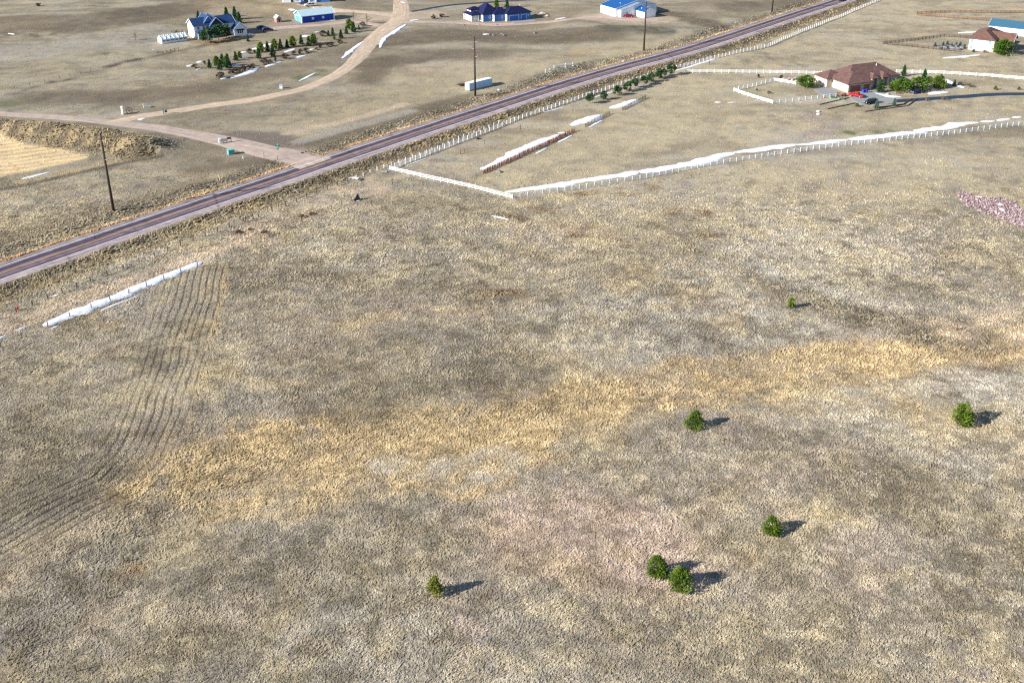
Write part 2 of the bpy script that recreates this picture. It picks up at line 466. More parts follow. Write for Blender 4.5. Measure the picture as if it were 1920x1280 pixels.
# the upper pastures: yellower and paler
stroke([(1010, 330), (1150, 250), (1300, 170)], 16, 14, C_STRAW, .7)
stroke([(1250, 260), (1450, 220), (1600, 230), (1900, 190)], 14, 14, C_STRAW, .65)
stroke([(1300, 110), (1500, 90), (1900, 130)], 26, 20, C_STRAW, .7)
stroke([(1650, 20), (1900, 0)], 34, 25, C_STRAW, .6)
stroke([(1150, 420), (1500, 360), (1900, 300)], 20, 16, C_STRAW, .5)
stroke([(560, 230), (760, 170), (900, 130), (1200, 90)], 13, 9, C_STRAW, .55)
stroke([(60, 150), (260, 110), (480, 80)], 16, 14, C_STRAW, .4)
stroke([(780, 130), (980, 110), (1120, 95)], 5, 5, C_DIRT, .35)
stroke([(1060, 105), (1100, 100)], 4, 4, C_GOLD, .6)
stroke([(540, 30), (500, 15), (430, 15)], 18, 12, C_GOLD, .5)
stroke([(300, 60), (130, 85), (0, 110)], 10, 8, C_PALE, .4)
for p, w, k in [([(740, 80), (900, 70), (1060, 72)], 5, .5), ([(720, 125), (850, 100)], 5, .45), ([(1150, 50), (1230, 58)], 6, .65), ([(1280, 30), (1330, 45)], 6, .5),
                ([(1400, 10), (1500, 5)], 7, .45), ([(100, 60), (250, 30), (330, 25)], 9, .4), ([(0, 66), (60, 64)], 4, .55), ([(60, 185), (240, 180)], 4, .45),
                ([(200, 25), (400, 0)], 8, .35), ([(1360, 120), (1550, 100)], 3, .3), ([(1230, 420), (1300, 440)], 3, .35), ([(840, 330), (880, 350)], 3, .3),
                ([(120, 150), (240, 115), (420, 78)], 1.2, .7), ([(0, 187), (120, 150)], 1.2, .7), ([(700, 370), (960, 400)], 4, .35), ([(1700, 260), (1900, 240)], 4, .3)]:
    stroke(p, w, 4, C_DARK, k)
stroke([(1520, 215), (1560, 235), (1540, 262)], 3.5, 4, C_PINK, .6)
stroke([(1570, 249), (1670, 247)], 1.6, 2.5, C_GREEN, .7)
stroke([(1400, 178), (1450, 172), (1500, 172)], 7, 4, C_GREEN, .22)
stroke([(560, 150), (600, 133)], 2.2, 2, C_GREEN, .75)
stroke([(168, 104), (195, 100)], 2.2, 2, C_GREEN, .6)
stroke([(0, 195), (20, 195)], 3.5, 3, C_GREEN, .5)
C_BROWN = C_TAN * .58
for p, w, k in [([(720, 75), (850, 65), (1000, 70), (1120, 62)], 12, .55), ([(700, 120), (800, 105), (900, 100)], 10, .5), ([(1240, 25), (1310, 40), (1340, 48)], 6, .65), ([(1380, 15), (1500, 5)], 10, .5),
                ([(60, 182), (240, 184), (400, 166)], 6, .5), ([(0, 40), (150, 45), (330, 20)], 14, .45), ([(580, 268), (700, 236), (860, 186)], 3.5, .6), ([(370, 318), (460, 306), (530, 300)], 3.5, .6),
                ([(0, 450), (200, 400), (380, 345)], 3.5, .45), ([(430, 150), (560, 125), (660, 95)], 7, .35), ([(690, 150), (720, 110)], 5, .6)]:
    stroke(p, w, 6, C_BROWN * .9, min(.95, k * 1.6), True)
stroke([(1150, 52), (1230, 58)], 7, 5, np.array([.10, .105, .075]), .6, True)
stroke([(560, 245), (760, 190), (900, 152), (1150, 107), (1300, 72)], 6, 4, C_STRAW * 1.05, .55, True)
stroke([(1000, 300), (1200, 230), (1400, 160)], 14, 12, C_STRAW, .35, True)
stroke([(0, 100), (200, 85), (300, 78)], 10, 8, C_PALE, .35, True)
stroke([(0, 625), (90, 590), (280, 515), (460, 445)], 2.2, 1.6, C_DIRT * .95, .5, True)
# bare and worn ground
stroke([(455, 256), (500, 258), (530, 270)], 6.5, 2.5, C_PINK * .62, .95, True)
stroke([(536, 251), (640, 229), (760, 195)], 1.7, 1.2, C_DIRT, .95, True)
stroke([(560, 266), (660, 238), (770, 208)], 2.2, 1.8, C_PALE, .7, True)
stroke([(680, 352), (760, 345), (900, 372)], 4, 5, C_GREY * .85, .5)
stroke([(1060, 960), (1160, 1000), (1200, 1050)], 8, 8, C_PINK * 1.1, .5)
stroke([(850, 1130), (880, 1190), (905, 1240)], 1.6, 1.8, C_PINK * 1.2, .7)
stroke([(1700, 850), (1830, 880)], 2, 2.5, C_PALE, .5)
stroke([(1420, 500), (1540, 545), (1640, 560)], 3.0, 3, C_PALE, .6)
stroke([(1830, 620), (1960, 590)], 6, 5, C_DIRT, .5)
stroke([(1840, 720), (1930, 740)], 8, 6, C_PALE, .6)
stroke([(1790, 360), (1840, 395), (1900, 440)], 3, 3, C_GREY * .8, .6)
stroke([(560, 44), (470, 57)], 5, 3, C_PINK, .75)
stroke([(430, 75), (400, 78), (380, 80)], 5, 3, C_ORANGE, .35)
stroke([(440, 122), (520, 100), (600, 86)], 8, 4, C_TAN, .6)
stroke([(1105, 32), (1180, 36), (1240, 36)], 7, 4, C_DIRT, .85, True)
stroke([(700, 32), (760, 30), (800, 28)], 9, 4, C_DIRT, .9, True)
stroke([(0, 356), (60, 345), (140, 326), (220, 308), (310, 290)], 1.0, 1.6, C_DARK, .9, True)
stroke([(0, 348), (60, 338), (140, 320), (220, 303)], .8, 1.2, C_GOLD, .8)
stroke([(1640, 212), (1680, 205)], 3, 3, C_TAN, .5)
stroke([(0, 610), (80, 580), (240, 530), (380, 482), (460, 455)], 2.6, 2, C_DIRT, .55)
stroke([(470, 440), (600, 380), (700, 350)], 5, 5, C_DIRT, .4)
FIELD = [on_plane(*p) for p in [(-200, 300), (0, 301), (168, 293)]]
FIELD_L = sum(math.dist(a_, b_) for a_, b_ in zip(FIELD[:-1], FIELD[1:]))

def land_colour(x, y):
    """base colour of the ground at world points: linear rgb + share of mown rows"""
    a = fbm(x, y, 26, 5, 101); b = fbm(x + 70, y - 20, 9, 4, 211); c = fbm(x, y, 55, 3, 303); f = vnoise(x, y, 2.3, 401)
    L = lambda A, B, t: A + (B - A) * t[:, None]
    col = np.broadcast_to(C_GREY, (len(x), 3)).copy()
    col = L(col, C_STRAW, sstep(.42, .68, a * .6 + b * .4) * .75)
    col = L(col, C_PALE, sstep(.5, .72, c) * .55)
    col = L(col, C_DARK, sstep(.53, .66, b * .6 + f * .4) * .6)
    col = L(col, C_STRAW * 1.08, (1 - sstep(.28, .46, fbm(x - 90, y + 33, 6, 3, 231))) * .5)
    col = L(col, C_PINK, sstep(.60, .78, fbm(x - 200, y, 18, 3, 505)) * .35)
    col = L(col, C_GOLD, sstep(.62, .80, fbm(x + 300, y, 14, 4, 515)) * .35)
    # far slopes: long faint streaks of darker and paler growth
    far_ = sstep(300, 380, y)
    st = fbm(x * .35, y * 1.3, 10, 4, 616)
    col = L(col, C_DARK, far_ * sstep(.50, .68, st) * .55); col = L(col, C_TAN * .62, far_ * sstep(.5, .66, fbm(x * .6, y * 1.1, 17, 4, 636)) * .7); col = L(col, C_PALE, far_ * sstep(.52, .36, st) * .0 + far_ * (1 - sstep(.30, .46, st)) * .55)
    col = L(col, C_STRAW, sstep(260, 420, y) * .35)
    wob = (fbm(x, y, 7, 3, 606) - .5)
    for P, w, soft, sc, k, sd, solid in STROKES:
        xs = [p[0] for p in P]; ys = [p[1] for p in P]; pad = w + soft + 6
        m = (x > min(xs) - pad) & (x < max(xs) + pad) & (y > min(ys) - pad) & (y < max(ys) + pad)
        if not m.any(): continue
        d = poly_dist(x[m], y[m], P)[0] + wob[m] * ((w * .9 + soft) if not solid else w * .5)
        t = (1 - sstep(w - soft * .4, w + soft, d)) * k * (.9 if solid else (.15 + 1.3 * sstep(.25, .75, fbm(x[m], y[m], 4.5, 3, sd))))
        col[m] = L(col[m], sc, np.clip(t, 0, 1))
    d, arc, side = poly_dist(x, y, BANK); d = d * side
    t = sstep(-5, -2, d + wob * 3) * (1 - sstep(6, 8.5, d + wob * 3))
    col = L(col, C_GOLD * .9, t * .7); col = L(col, C_DARK, t * sstep(.42, .66, fbm(x, y, 3.4, 3, 717)) * .75)
    # straw-coloured field below the spoil bank
    d, arc, side = poly_dist(x, y, FIELD); d = d * side + wob * 2.5
    t = np.clip((FIELD_L - arc) / 31.0, 0, 1.5); hw_ = 21 * t ** .8
    t = sstep(-hw_ - 2, -hw_ + .5, d) * (1 - sstep(hw_ - 2, hw_ + 1, d)) * (arc < FIELD_L - .5) * (np.abs(d) < 60)
    rows = .66 + .34 * np.sin((x * -.36 + y * .93) * 1.6 + (fbm(x, y, 14, 2, 99) - .5) * 9)
    col = L(col, C_FIELD, t * rows); smooth_ = t
    # ground beyond the foreground: missing grass micro-shadow darkened into the colour
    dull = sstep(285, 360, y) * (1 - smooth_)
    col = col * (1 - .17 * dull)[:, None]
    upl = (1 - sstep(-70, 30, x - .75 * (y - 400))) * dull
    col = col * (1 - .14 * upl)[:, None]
    # highway verges
    rd, s = road_coords(x, y)
    w2 = wob * 1.6
    col = L(col, C_DIRT * .75, (1 - sstep(6.2, 7.4, np.abs(rd))) * .8)
    far = rd < 0
    col = L(col, C_ORANGE, np.where(far, sstep(5.6, 6.6, -rd + w2) * (1 - sstep(7.2, 9.4, -rd + w2)), 0) * (.35 + .9 * fbm(x, y, 6, 3, 81)))
    col = L(col, C_DARK, np.where(far, sstep(8, 9.5, -rd + w2) * (1 - sstep(12.5, 17, -rd + w2)), 0) * .75 * sstep(.2, .75, fbm(x, y, 5, 3, 82)))
    col = L(col, C_GOLD * .55, np.where(~far, sstep(6.0, 7.2, rd + w2) * (1 - sstep(14, 17, rd + w2)), 0) * .85)
    col = L(col, C_DARK, np.where(~far, sstep(6.6, 7.6, rd + w2) * (1 - sstep(13, 17, rd + w2)), 0) * .85 * sstep(.28, .62, fbm(x, y, 4.5, 4, 83)))
    # mown strip: rows follow the fence line, then swing away to the left
    d, arc, side = poly_dist(x, y, MOW2); d = d * side
    mow = np.where(d > .3, (1 - sstep(8, 26, d + wob * 9)), 0) * sstep(1, 5, arc) * (1 - sstep(120, 165, arc))
    mow = mow * (.6 + .4 * sstep(.3, .55, fbm(x + 9, y, 9, 3, 909)))
    phase = (d + 1.3 * (fbm(x, y, 14, 2, 919) - .5)) * 2 * math.pi / 1.7
    rough = 1 - .68 * sstep(285, 350, y) + .6 * (1 - sstep(15, 18, np.abs(rd)))
    d = poly_dist(x, y, BANK)[0]; rough = rough + .7 * (1 - sstep(7, 10, d)) - .8 * smooth_
    return np.clip(col, .01, .9), np.clip(mow, 0, 1), np.clip(rough, .12, 1), phase

idx = np.arange(nx * ny).reshape(ny, nx)
quads = np.stack([idx[:-1, :-1], idx[:-1, 1:], idx[1:, 1:], idx[1:, :-1]], -1).reshape(-1, 4)
M_GROUND = ground_material()
me = np_mesh('ground', np.stack([vx, vy, vz], 1), quads, M_GROUND)
me.polygons.foreach_set('use_smooth', np.ones(len(me.polygons), bool))
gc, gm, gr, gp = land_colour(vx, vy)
GCOL = np.concatenate([gc, gm[:, None], gr[:, None], gp[:, None]], 1).reshape(ny, nx, 6)
ra = me.attributes.new('rowphase', 'FLOAT', 'POINT'); ra.data.foreach_set('value', gp.astype(np.float32))
ra = me.attributes.new('rough', 'FLOAT', 'POINT'); ra.data.foreach_set('value', gr.astype(np.float32))
ca = me.attributes.new('Col', 'FLOAT_COLOR', 'POINT')
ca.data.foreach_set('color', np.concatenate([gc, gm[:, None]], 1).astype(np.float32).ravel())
ground = link('ground', me)
tag(ground, 'dry tan prairie grass rolling over the whole view', kind='structure')

# ------------------------------------------------------------------ roads
def road_material():
    m, nt, b = _mat('chip_seal')
    uv = N(nt, 'UVMap'); sep = N(nt, 'SeparateXYZ'); nt.links.new(uv.outputs[0], sep.inputs[0])
    geo = N(nt, 'NewGeometry')
    mr = N(nt, 'MapRange'); mr.inputs['From Min'].default_value = -6; mr.inputs['From Max'].default_value = 6
    wob = N(nt, 'TexNoise', i_Scale=0.25, i_Detail=4.0); nt.links.new(geo.outputs['Position'], wob.inputs['Vector'])
    ad = N(nt, 'Math', operation='MULTIPLY_ADD'); ad.inputs[1].default_value = 0.7
    nt.links.new(wob.outputs[0], ad.inputs[0]); nt.links.new(sep.outputs[0], ad.inputs[2])
    nt.links.new(ad.outputs[0], mr.inputs['Value'])
    sh, pk, dk, md = (.31, .255, .245), (.215, .155, .165), (.052, .040, .066), (.115, .085, .105)
    P = lambda u: (u + .35 + 6) / 12
    col = ramp(nt, mr.outputs[0], [(P(-5.9), (.24, .20, .19)), (P(-4.6), (.22, .185, .18)), (P(-3.6), (.19, .155, .155)), (P(-3.0), md), (P(-2.5), dk), (P(-1.5), dk), (P(-1.0), md), (P(-.3), pk), (P(.5), pk),
                               (P(.95), dk), (P(1.2), md), (P(1.7), pk), (P(2.5), dk), (P(2.9), md), (P(3.4), pk), (P(4.0), sh), (P(5.6), sh)])
    n1 = N(nt, 'TexNoise', i_Scale=0.35, i_Detail=6.0, i_Roughness=.7); nt.links.new(geo.outputs['Position'], n1.inputs['Vector'])
    col = mul(nt, col, ramp(nt, n1.outputs[0], [(0.3, .72), (0.5, 1.0), (0.7, 1.35)]))
    # broken tar patches stretched along the lanes
    mp = N(nt, 'Mapping'); mp.inputs['Scale'].default_value = (.9, .06, 1); nt.links.new(uv.outputs[0], mp.inputs['Vector'])
    n2 = N(nt, 'TexNoise', i_Scale=1.0, i_Detail=5.0, i_Roughness=.65); nt.links.new(mp.outputs[0], n2.inputs['Vector'])
    col = mul(nt, col, ramp(nt, n2.outputs[0], [(0.36, (.42, .40, .48)), (0.47, (1, 1, 1))]))
    # transverse cracks
    mp2 = N(nt, 'Mapping'); mp2.inputs['Scale'].default_value = (.02, .11, 1); nt.links.new(uv.outputs[0], mp2.inputs['Vector'])
    vo = N(nt, 'TexVoronoi', feature='DISTANCE_TO_EDGE', i_Scale=1.0, i_Randomness=.7); nt.links.new(mp2.outputs[0], vo.inputs['Vector'])
    col = mul(nt, col, ramp(nt, vo.outputs[0], [(0.0, .5), (0.012, 1.0)]))
    nt.links.new(col, b.inputs['Base Color']); b.inputs['Roughness'].default_value = 0.8
    return m

def strip(name, d0, d1, cols, mat, dz, parent=None, s0=0, s1=None, dash=None):
    """sheet following the highway between two lateral offsets"""
    A = ROAD_A; T = np.gradient(A, axis=0); T /= np.linalg.norm(T, axis=1)[:, None]
    Nn = np.stack([T[:, 1], -T[:, 0]], 1)
    ds = np.linspace(d0, d1, cols + 1)
    V, U = [], []
    for i in range(len(A)):
        for d in ds:
            V.append((*(A[i] + Nn[i] * d), ROAD_Z[i] + dz - 0.012 * abs(d))); U.append((d, ROAD_S[i]))
    nc = cols + 1
    Fq = np.array([(i * nc + k, i * nc + k + 1, (i + 1) * nc + k + 1, (i + 1) * nc + k) for i in range(len(A) - 1) for k in range(cols)])
    Fq = Fq[:, ::-1]
    me = np_mesh(name, np.array(V), Fq, mat)
    uvl = me.uv_layers.new(name='UVMap'); U = np.array(U)
    li = np.zeros(len(me.loops), np.int32); me.loops.foreach_get('vertex_index', li)
    uvl.data.foreach_set('uv', U[li].astype(np.float32).ravel())
    return link(name, me, parent)

def line_paint(name, col):
    m, nt, b = _mat(name)
    geo = N(nt, 'NewGeometry')
    n1 = N(nt, 'TexNoise', i_Scale=0.8, i_Detail=5.0, i_Roughness=.7); nt.links.new(geo.outputs['Position'], n1.inputs['Vector'])
    nt.links.new(mul(nt, tuple(c * .45 for c in col), tuple(col), ramp(nt, n1.outputs[0], [(0.25, 0.0), (0.5, 1.0)]), 'MIX'), b.inputs['Base Color'])
    b.inputs['Roughness'].default_value = 0.7
    return m

road = strip('highway', -6.4, 6.4, 8, road_material(), 0.0)
tag(road, 'two-lane purplish chip-seal highway crossing the upper half diagonally', kind='structure')
M_WL, M_YL = line_paint('white_line_paint', (.78, .77, .76)), line_paint('yellow_line_paint', (.62, .38, .07))
strip('edge_line', -3.75, -3.53, 1, M_WL, 0.035, road)
strip('edge_line', 3.53, 3.75, 1, M_WL, 0.035, road)
strip('centre_line', -0.21, -0.09, 1, M_YL, 0.035, road)
strip('centre_line', 0.09, 0.21, 1, M_YL, 0.035, road)

def gravel(name, col, grain=.22):
    m, nt, b = _mat(name)
    geo = N(nt, 'NewGeometry'); uv = N(nt, 'UVMap')
    n1 = N(nt, 'TexNoise', i_Scale=0.4, i_Detail=7.0, i_Roughness=.7); nt.links.new(geo.outputs['Position'], n1.inputs['Vector'])
    mp = N(nt, 'Mapping'); mp.inputs['Scale'].default_value = (1.0, .05, 1); nt.links.new(uv.outputs[0], mp.inputs['Vector'])
    n2 = N(nt, 'TexNoise', i_Scale=1.3, i_Detail=3.0); nt.links.new(mp.outputs[0], n2.inputs['Vector'])
    c = mul(nt, tuple(col), ramp(nt, n1.outputs[0], [(0.3, 1 - grain), (0.7, 1 + grain)]))
    c = mul(nt, c, ramp(nt, n2.outputs[0], [(0.35, (.80, .78, .77)), (0.6, (1.06, 1.06, 1.06))]))
    nt.links.new(c, b.inputs['Base Color']); b.inputs['Roughness'].default_value = .95; b.inputs['Specular IOR Level'].default_value = .1
    return m

RIBBONS = []
def ribbon(name, pts, widths, mat, label, dz=0.07, jit=.5, kind='structure', cols=6):
    P = smooth_line([G(*p) for p in pts], 1.5)
    A = np.array(P); n = len(A)
    W = np.interp(np.linspace(0, 1, n), np.linspace(0, 1, len(widths)), widths)
    T = np.gradient(A, axis=0); T /= np.linalg.norm(T, axis=1)[:, None]; Nn = np.stack([T[:, 1], -T[:, 0]], 1)
    S = np.concatenate([[0], np.cumsum(np.hypot(*np.diff(A, axis=0).T))])
    seed = len(RIBBONS) * 31
    V, U = [], []
    for i in range(n):
        jl = (fbm(np.array([S[i]]), np.array([seed]), 5, 3, seed)[0] - .5) * 2 * jit; jr = (fbm(np.array([S[i]]), np.array([seed + 99]), 5, 3, seed + 5)[0] - .5) * 2 * jit
        for k in range(cols + 1):
            t = k / cols * 2 - 1
            d = t * W[i] / 2 + (jl if k == 0 else jr if k == cols else 0)
            V.append(A[i] + Nn[i] * d); U.append((d, S[i]))
    V = np.array(V); z = land(V[:, 0], V[:, 1]); e = np.tile(np.array([-.10] + [dz] * (cols - 1) + [-.10]), n)
    nc = cols + 1
    Fq = np.array([(i * nc + k, i * nc + k + 1, (i + 1) * nc + k + 1, (i + 1) * nc + k) for i in range(n - 1) for k in range(cols)])[:, ::-1]
    me = np_mesh(name, np.column_stack([V, z + e]), Fq, mat)
    me.polygons.foreach_set('use_smooth', np.ones(len(me.polygons), bool))
    uvl = me.uv_layers.new(name='UVMap'); U = np.array(U)
    li = np.zeros(len(me.loops), np.int32); me.loops.foreach_get('vertex_index', li)
    uvl.data.foreach_set('uv', U[li].astype(np.float32).ravel())
    RIBBONS.append((P, float(np.mean(widths)) / 2))
    o = link(name, me); tag(o, label, kind=kind)
    return o

M_GRAVEL, M_LANE, M_GRAVEL2, M_ASPH = gravel('road_gravel', (.38, .305, .255)), gravel('lane_gravel', (.44, .345, .255)), gravel('pink_gravel', (.40, .30, .255)), gravel('asphalt', (.028, .045, .075), .15)
M_CONC = gravel('concrete', (.24, .25, .25), .12)
ribbon('gravel_road', [(-160, 200), (0, 213), (120, 221), (230, 232), (330, 246), (420, 264), (500, 284), (562, 300), (597, 309)], [6, 6, 6.5, 7.5, 9, 11, 14, 20], M_GRAVEL,
       'pinkish gravel road running from the left edge to the highway')
ribbon('gravel_lane', [(205, 231), (255, 220), (310, 211), (400, 197), (480, 186), (560, 169), (612, 150), (652, 126), (690, 85), (720, 57), (748, 36), (752, 14), (748, -12)],
       [7, 7, 7, 7.5, 9, 10.5, 10.5, 10, 7], M_LANE, 'curving tan gravel lane climbing past the conifer plantation', dz=.09)
ribbon('gravel_lane', [(760, 32), (700, 24), (650, 21), (600, 14), (560, 8)], [9, 7, 6, 7, 7], M_LANE, 'narrow gravel lane running left above the blue shed', dz=.08)
ribbon('driveway', [(715, 48), (660, 41), (600, 47), (540, 51), (490, 55)], [6, 5, 6, 8, 9], M_GRAVEL2, 'greyish drive leading to the white two-storey house', dz=.08)
ribbon('driveway', [(745, 42), (800, 41), (860, 43), (930, 46), (1000, 43), (1060, 37), (1120, 32), (1180, 36), (1235, 37)], [7, 5, 6, 9, 7, 5, 7, 9, 8], M_GRAVEL2,
       'pink gravel drive passing in front of the dark-roofed ranch house', dz=.08)
ribbon('farm_track', [(770, 22), (830, 12), (900, 6), (1000, 0), (1100, -6)], [4, 4, 4, 4], M_ASPH, 'thin dark track behind the dark-roofed ranch house', dz=.08)
asph = ribbon('driveway', [(1676, 190), (1720, 187), (1780, 183), (1850, 178), (1925, 176), (2010, 176)], [5.0, 5.0, 5.0, 4.5], M_ASPH,
       'dark blue-grey asphalt drive leaving the brown house to the right', jit=.1)

def sheet(name, pts, mat, label, dz=.09):
    W = [G(*p) for p in pts]
    z = max(gz(*p) for p in W) + dz
    mb = MB().prism(W, z - .35, z)
    o = mb.build(name, mat); tag(o, label, kind='structure')
    RIBBONS.append(([((W[0][0] + W[1][0]) / 2, (W[0][1] + W[1][1]) / 2), (sum(p[0] for p in W) / len(W), sum(p[1] for p in W) / len(W))], 7))
    return o
sheet('concrete_apron', [(1588, 176), (1648, 171), (1664, 176), (1682, 191), (1664, 196), (1616, 197), (1598, 188)], M_CONC, 'grey concrete parking apron before the brown house garage', .10)
sheet('concrete_patio', [(1526, 169), (1562, 166), (1575, 174), (1545, 181)], M_CONC, 'pale concrete patio left of the brown house', .10)
sheet('concrete_apron', [(960, 41), (1000, 38), (1006, 41), (964, 45)], M_CONC, 'pale concrete slab before the ranch house garage doors', .16)
# ================================================================== FENCES, POLES, SNOW
ORD = ['first', 'second', 'third', 'fourth', 'fifth', 'sixth', 'seventh', 'eighth', 'ninth', 'tenth', 'eleventh', 'twelfth', 'thirteenth', 'fourteenth', 'fifteenth',
       'sixteenth', 'seventeenth', 'eighteenth', 'nineteenth', 'twentieth'] + ['twenty-' + k for k in ('first', 'second', 'third', 'fourth', 'fifth', 'sixth', 'seventh', 'eighth', 'ninth')]
KEEP_OUT = []
M_WHITE = paint('white_vinyl', (.80, .80, .80), .45, .05)
M_WOOD = paint('weathered_wood', (.075, .052, .038), .85, .3)
M_REDWOOD = paint('stained_cedar', (.17, .068, .034), .8, .25)
M_TPOST = paint('rusty_steel_post', (.06, .045, .04), .7, .3)
M_WIRE = paint('grey_wire', (.25, .25, .25), .5, .1, metal=.5)
M_POLE = paint('creosoted_pole', (.055, .038, .028), .85, .3, 3)
M_SNOWF = paint('red_snow_fence_slats', (.36, .12, .055), .85, .3, 3)
M_GSLAT = paint('grey_snow_fence_slats', (.17, .125, .095), .9, .3, 3)
M_STEEL = paint('galvanised_steel', (.45, .46, .47), .45, .1, metal=.6)

_cache = {}
def cached(key, fn):
    if key not in _cache: _cache[key] = fn()
    return _cache[key]

def along(W, step):
    """points every step metres along a polyline (corners kept)"""
    out = [W[0]]
    for a, b in zip(W[:-1], W[1:]):
        L = math.hypot(b[0] - a[0], b[1] - a[1]); n = max(1, round(L / step))
        out += [(a[0] + (b[0] - a[0]) * k / n, a[1] + (b[1] - a[1]) * k / n) for k in range(1, n + 1)]
    return out

def fence(name, label, px, step, hgt, post_w, rails, mp, mr, rail_h=.14, rail_t=.06, group=None, span=2, cap=False, wires=0, cat='fence', smooth=False, rail_name='rail', lean=0.0):
    """posts one by one, rails one by one (each as long as it is in real life)"""
    W = [G(*p) for p in px]
    if smooth: W = smooth_line(W, 4.0)
    P = along(W, step)
    if smooth:
        A = np.array(W); S = np.concatenate([[0], np.cumsum(np.hypot(*np.diff(A, axis=0).T))]); n = max(2, round(S[-1] / step))
        t = np.linspace(0, S[-1], n + 1); P = list(zip(np.interp(t, S, A[:, 0]), np.interp(t, S, A[:, 1])))
    xs = np.array([p[0] for p in P]); ys = np.array([p[1] for p in P]); zs = land(xs, ys)
    o = empty(name, (xs[0], ys[0], zs[0])); tag(o, label, cat, group)
    O = Vector((xs[0], ys[0], zs[0]))
    def pm():
        mb = MB().box(-post_w / 2, post_w / 2, -post_w / 2, post_w / 2, -.4, hgt)
        if cap:
            w = post_w * .62
            mb.add([(-w, -w, hgt + .002), (w, -w, hgt + .002), (w, w, hgt + .002), (-w, w, hgt + .002), (-w, -w, hgt + .03), (w, -w, hgt + .03), (w, w, hgt + .03), (-w, w, hgt + .03), (0, 0, hgt + .1)],
                   [(3, 2, 1, 0), (0, 1, 5, 4), (1, 2, 6, 5), (2, 3, 7, 6), (3, 0, 4, 7), (4, 5, 8), (5, 6, 8), (6, 7, 8), (7, 4, 8)])
        return mb.mesh('post', mp)
    post = cached(('post', hgt, post_w, mp.name, cap), pm)
    for i in range(len(P)):
        j = min(i, len(P) - 2)
        a = math.atan2(ys[j + 1] - ys[j], xs[j + 1] - xs[j])
        lx, ly = (random.gauss(0, lean), random.gauss(0, lean)) if lean else (random.gauss(0, .008), random.gauss(0, .008))
        link('post', post, o, Vector((xs[i], ys[i], zs[i])) - O, (lx, ly, a))
    rm = cached(('rail', rail_h, rail_t, mr.name), lambda: MB().box(0, 1, -rail_t / 2, rail_t / 2, -rail_h / 2, rail_h / 2).mesh('rail', mr))
    corners = {0, len(P) - 1}
    if not smooth:
        acc = 0
        for a, b in zip(W[:-1], W[1:]):
            acc += max(1, round(math.hypot(b[0] - a[0], b[1] - a[1]) / step)); corners.add(acc)
    i = 0
    while i < len(P) - 1:
        j = i + 1
        while j < len(P) - 1 and j - i < span and j not in corners: j += 1
        a = Vector((xs[i], ys[i], zs[i])); b = Vector((xs[j], ys[j], zs[j])); d = b - a; L = d.length
        for h in rails:
            sag = random.gauss(0, .012)
            link(rail_name, rm, o, a - O + Vector((0, 0, h + sag)), (0, -math.asin(d.z / L), math.atan2(d.y, d.x)), (L, 1, 1))
        i = j
    if wires:
        for k in range(wires):
            mb = MB(); h = hgt * (.3 + .62 * k / max(1, wires - 1))
            for i in range(len(P) - 1):
                mb.bar(Vector((xs[i], ys[i], zs[i] + h)) - O, Vector((xs[i + 1], ys[i + 1], zs[i + 1] + h)) - O, .018)
            mb.build('wire', M_WIRE, o, fix=False)
    return o

RAILS = (.35, .78, 1.2)
fence('rail_fence', 'white three-rail vinyl fence running along the near side of the highway', [(731, 319), (860, 268), (980, 222), (1120, 175), (1262, 130)], 2.44, 1.4, .17, RAILS, M_WHITE, M_WHITE, cap=True)
fence('rail_fence', 'white rail fence continuing beside the highway to the top edge', [(1268, 129), (1340, 110), (1440, 88), (1500, 62), (1560, 38), (1645, 3), (1700, -18)], 2.44, 1.4, .17, RAILS, M_WHITE, M_WHITE, cap=True)
fence('rail_fence', 'short white rail fence side descending from the highway to the front corner', [(731, 319), (800, 335), (880, 352), (961, 373)], 2.44, 1.4, .17, RAILS, M_WHITE, M_WHITE, cap=True)
fence('rail_fence', 'long white rail fence below the ribbon of snow', [(961, 373), (1100, 353), (1200, 337), (1320, 313), (1440, 294), (1560, 277), (1680, 263), (1800, 250), (1920, 235), (2010, 226)], 2.5, 1.4, .17, RAILS, M_WHITE, M_WHITE, cap=True)
fence('rail_fence', 'white rail fence at the back, between highway and brown house', [(1285, 137), (1380, 137), (1470, 138), (1540, 140), (1570, 141)], 2.9, 1.4, .18, RAILS, M_WHITE, M_WHITE, cap=True)
fence('rail_fence', 'white rail fence curving behind the bushes right of brown house', [(1680, 137), (1740, 138), (1800, 141), (1860, 145), (1920, 150), (2000, 158)], 2.9, 1.4, .18, RAILS, M_WHITE, M_WHITE, cap=True)
fence('yard_fence', 'white rail fence round the small yard left of brown house', [(1492, 159), (1452, 153), (1376, 171), (1449, 195), (1510, 188), (1567, 182)], 2.6, 1.35, .17, RAILS, M_WHITE, M_WHITE, cap=True)
fence('post_fence', 'thin white post and mesh fence nearest the highway ditch', [(668, 335), (720, 315), (800, 288), (860, 262), (935, 232)], 3.0, 1.2, .13, (.25, .55, .85, 1.1), M_WHITE, M_STEEL, rail_h=.04, rail_t=.03, span=3, rail_name='wire_strand')
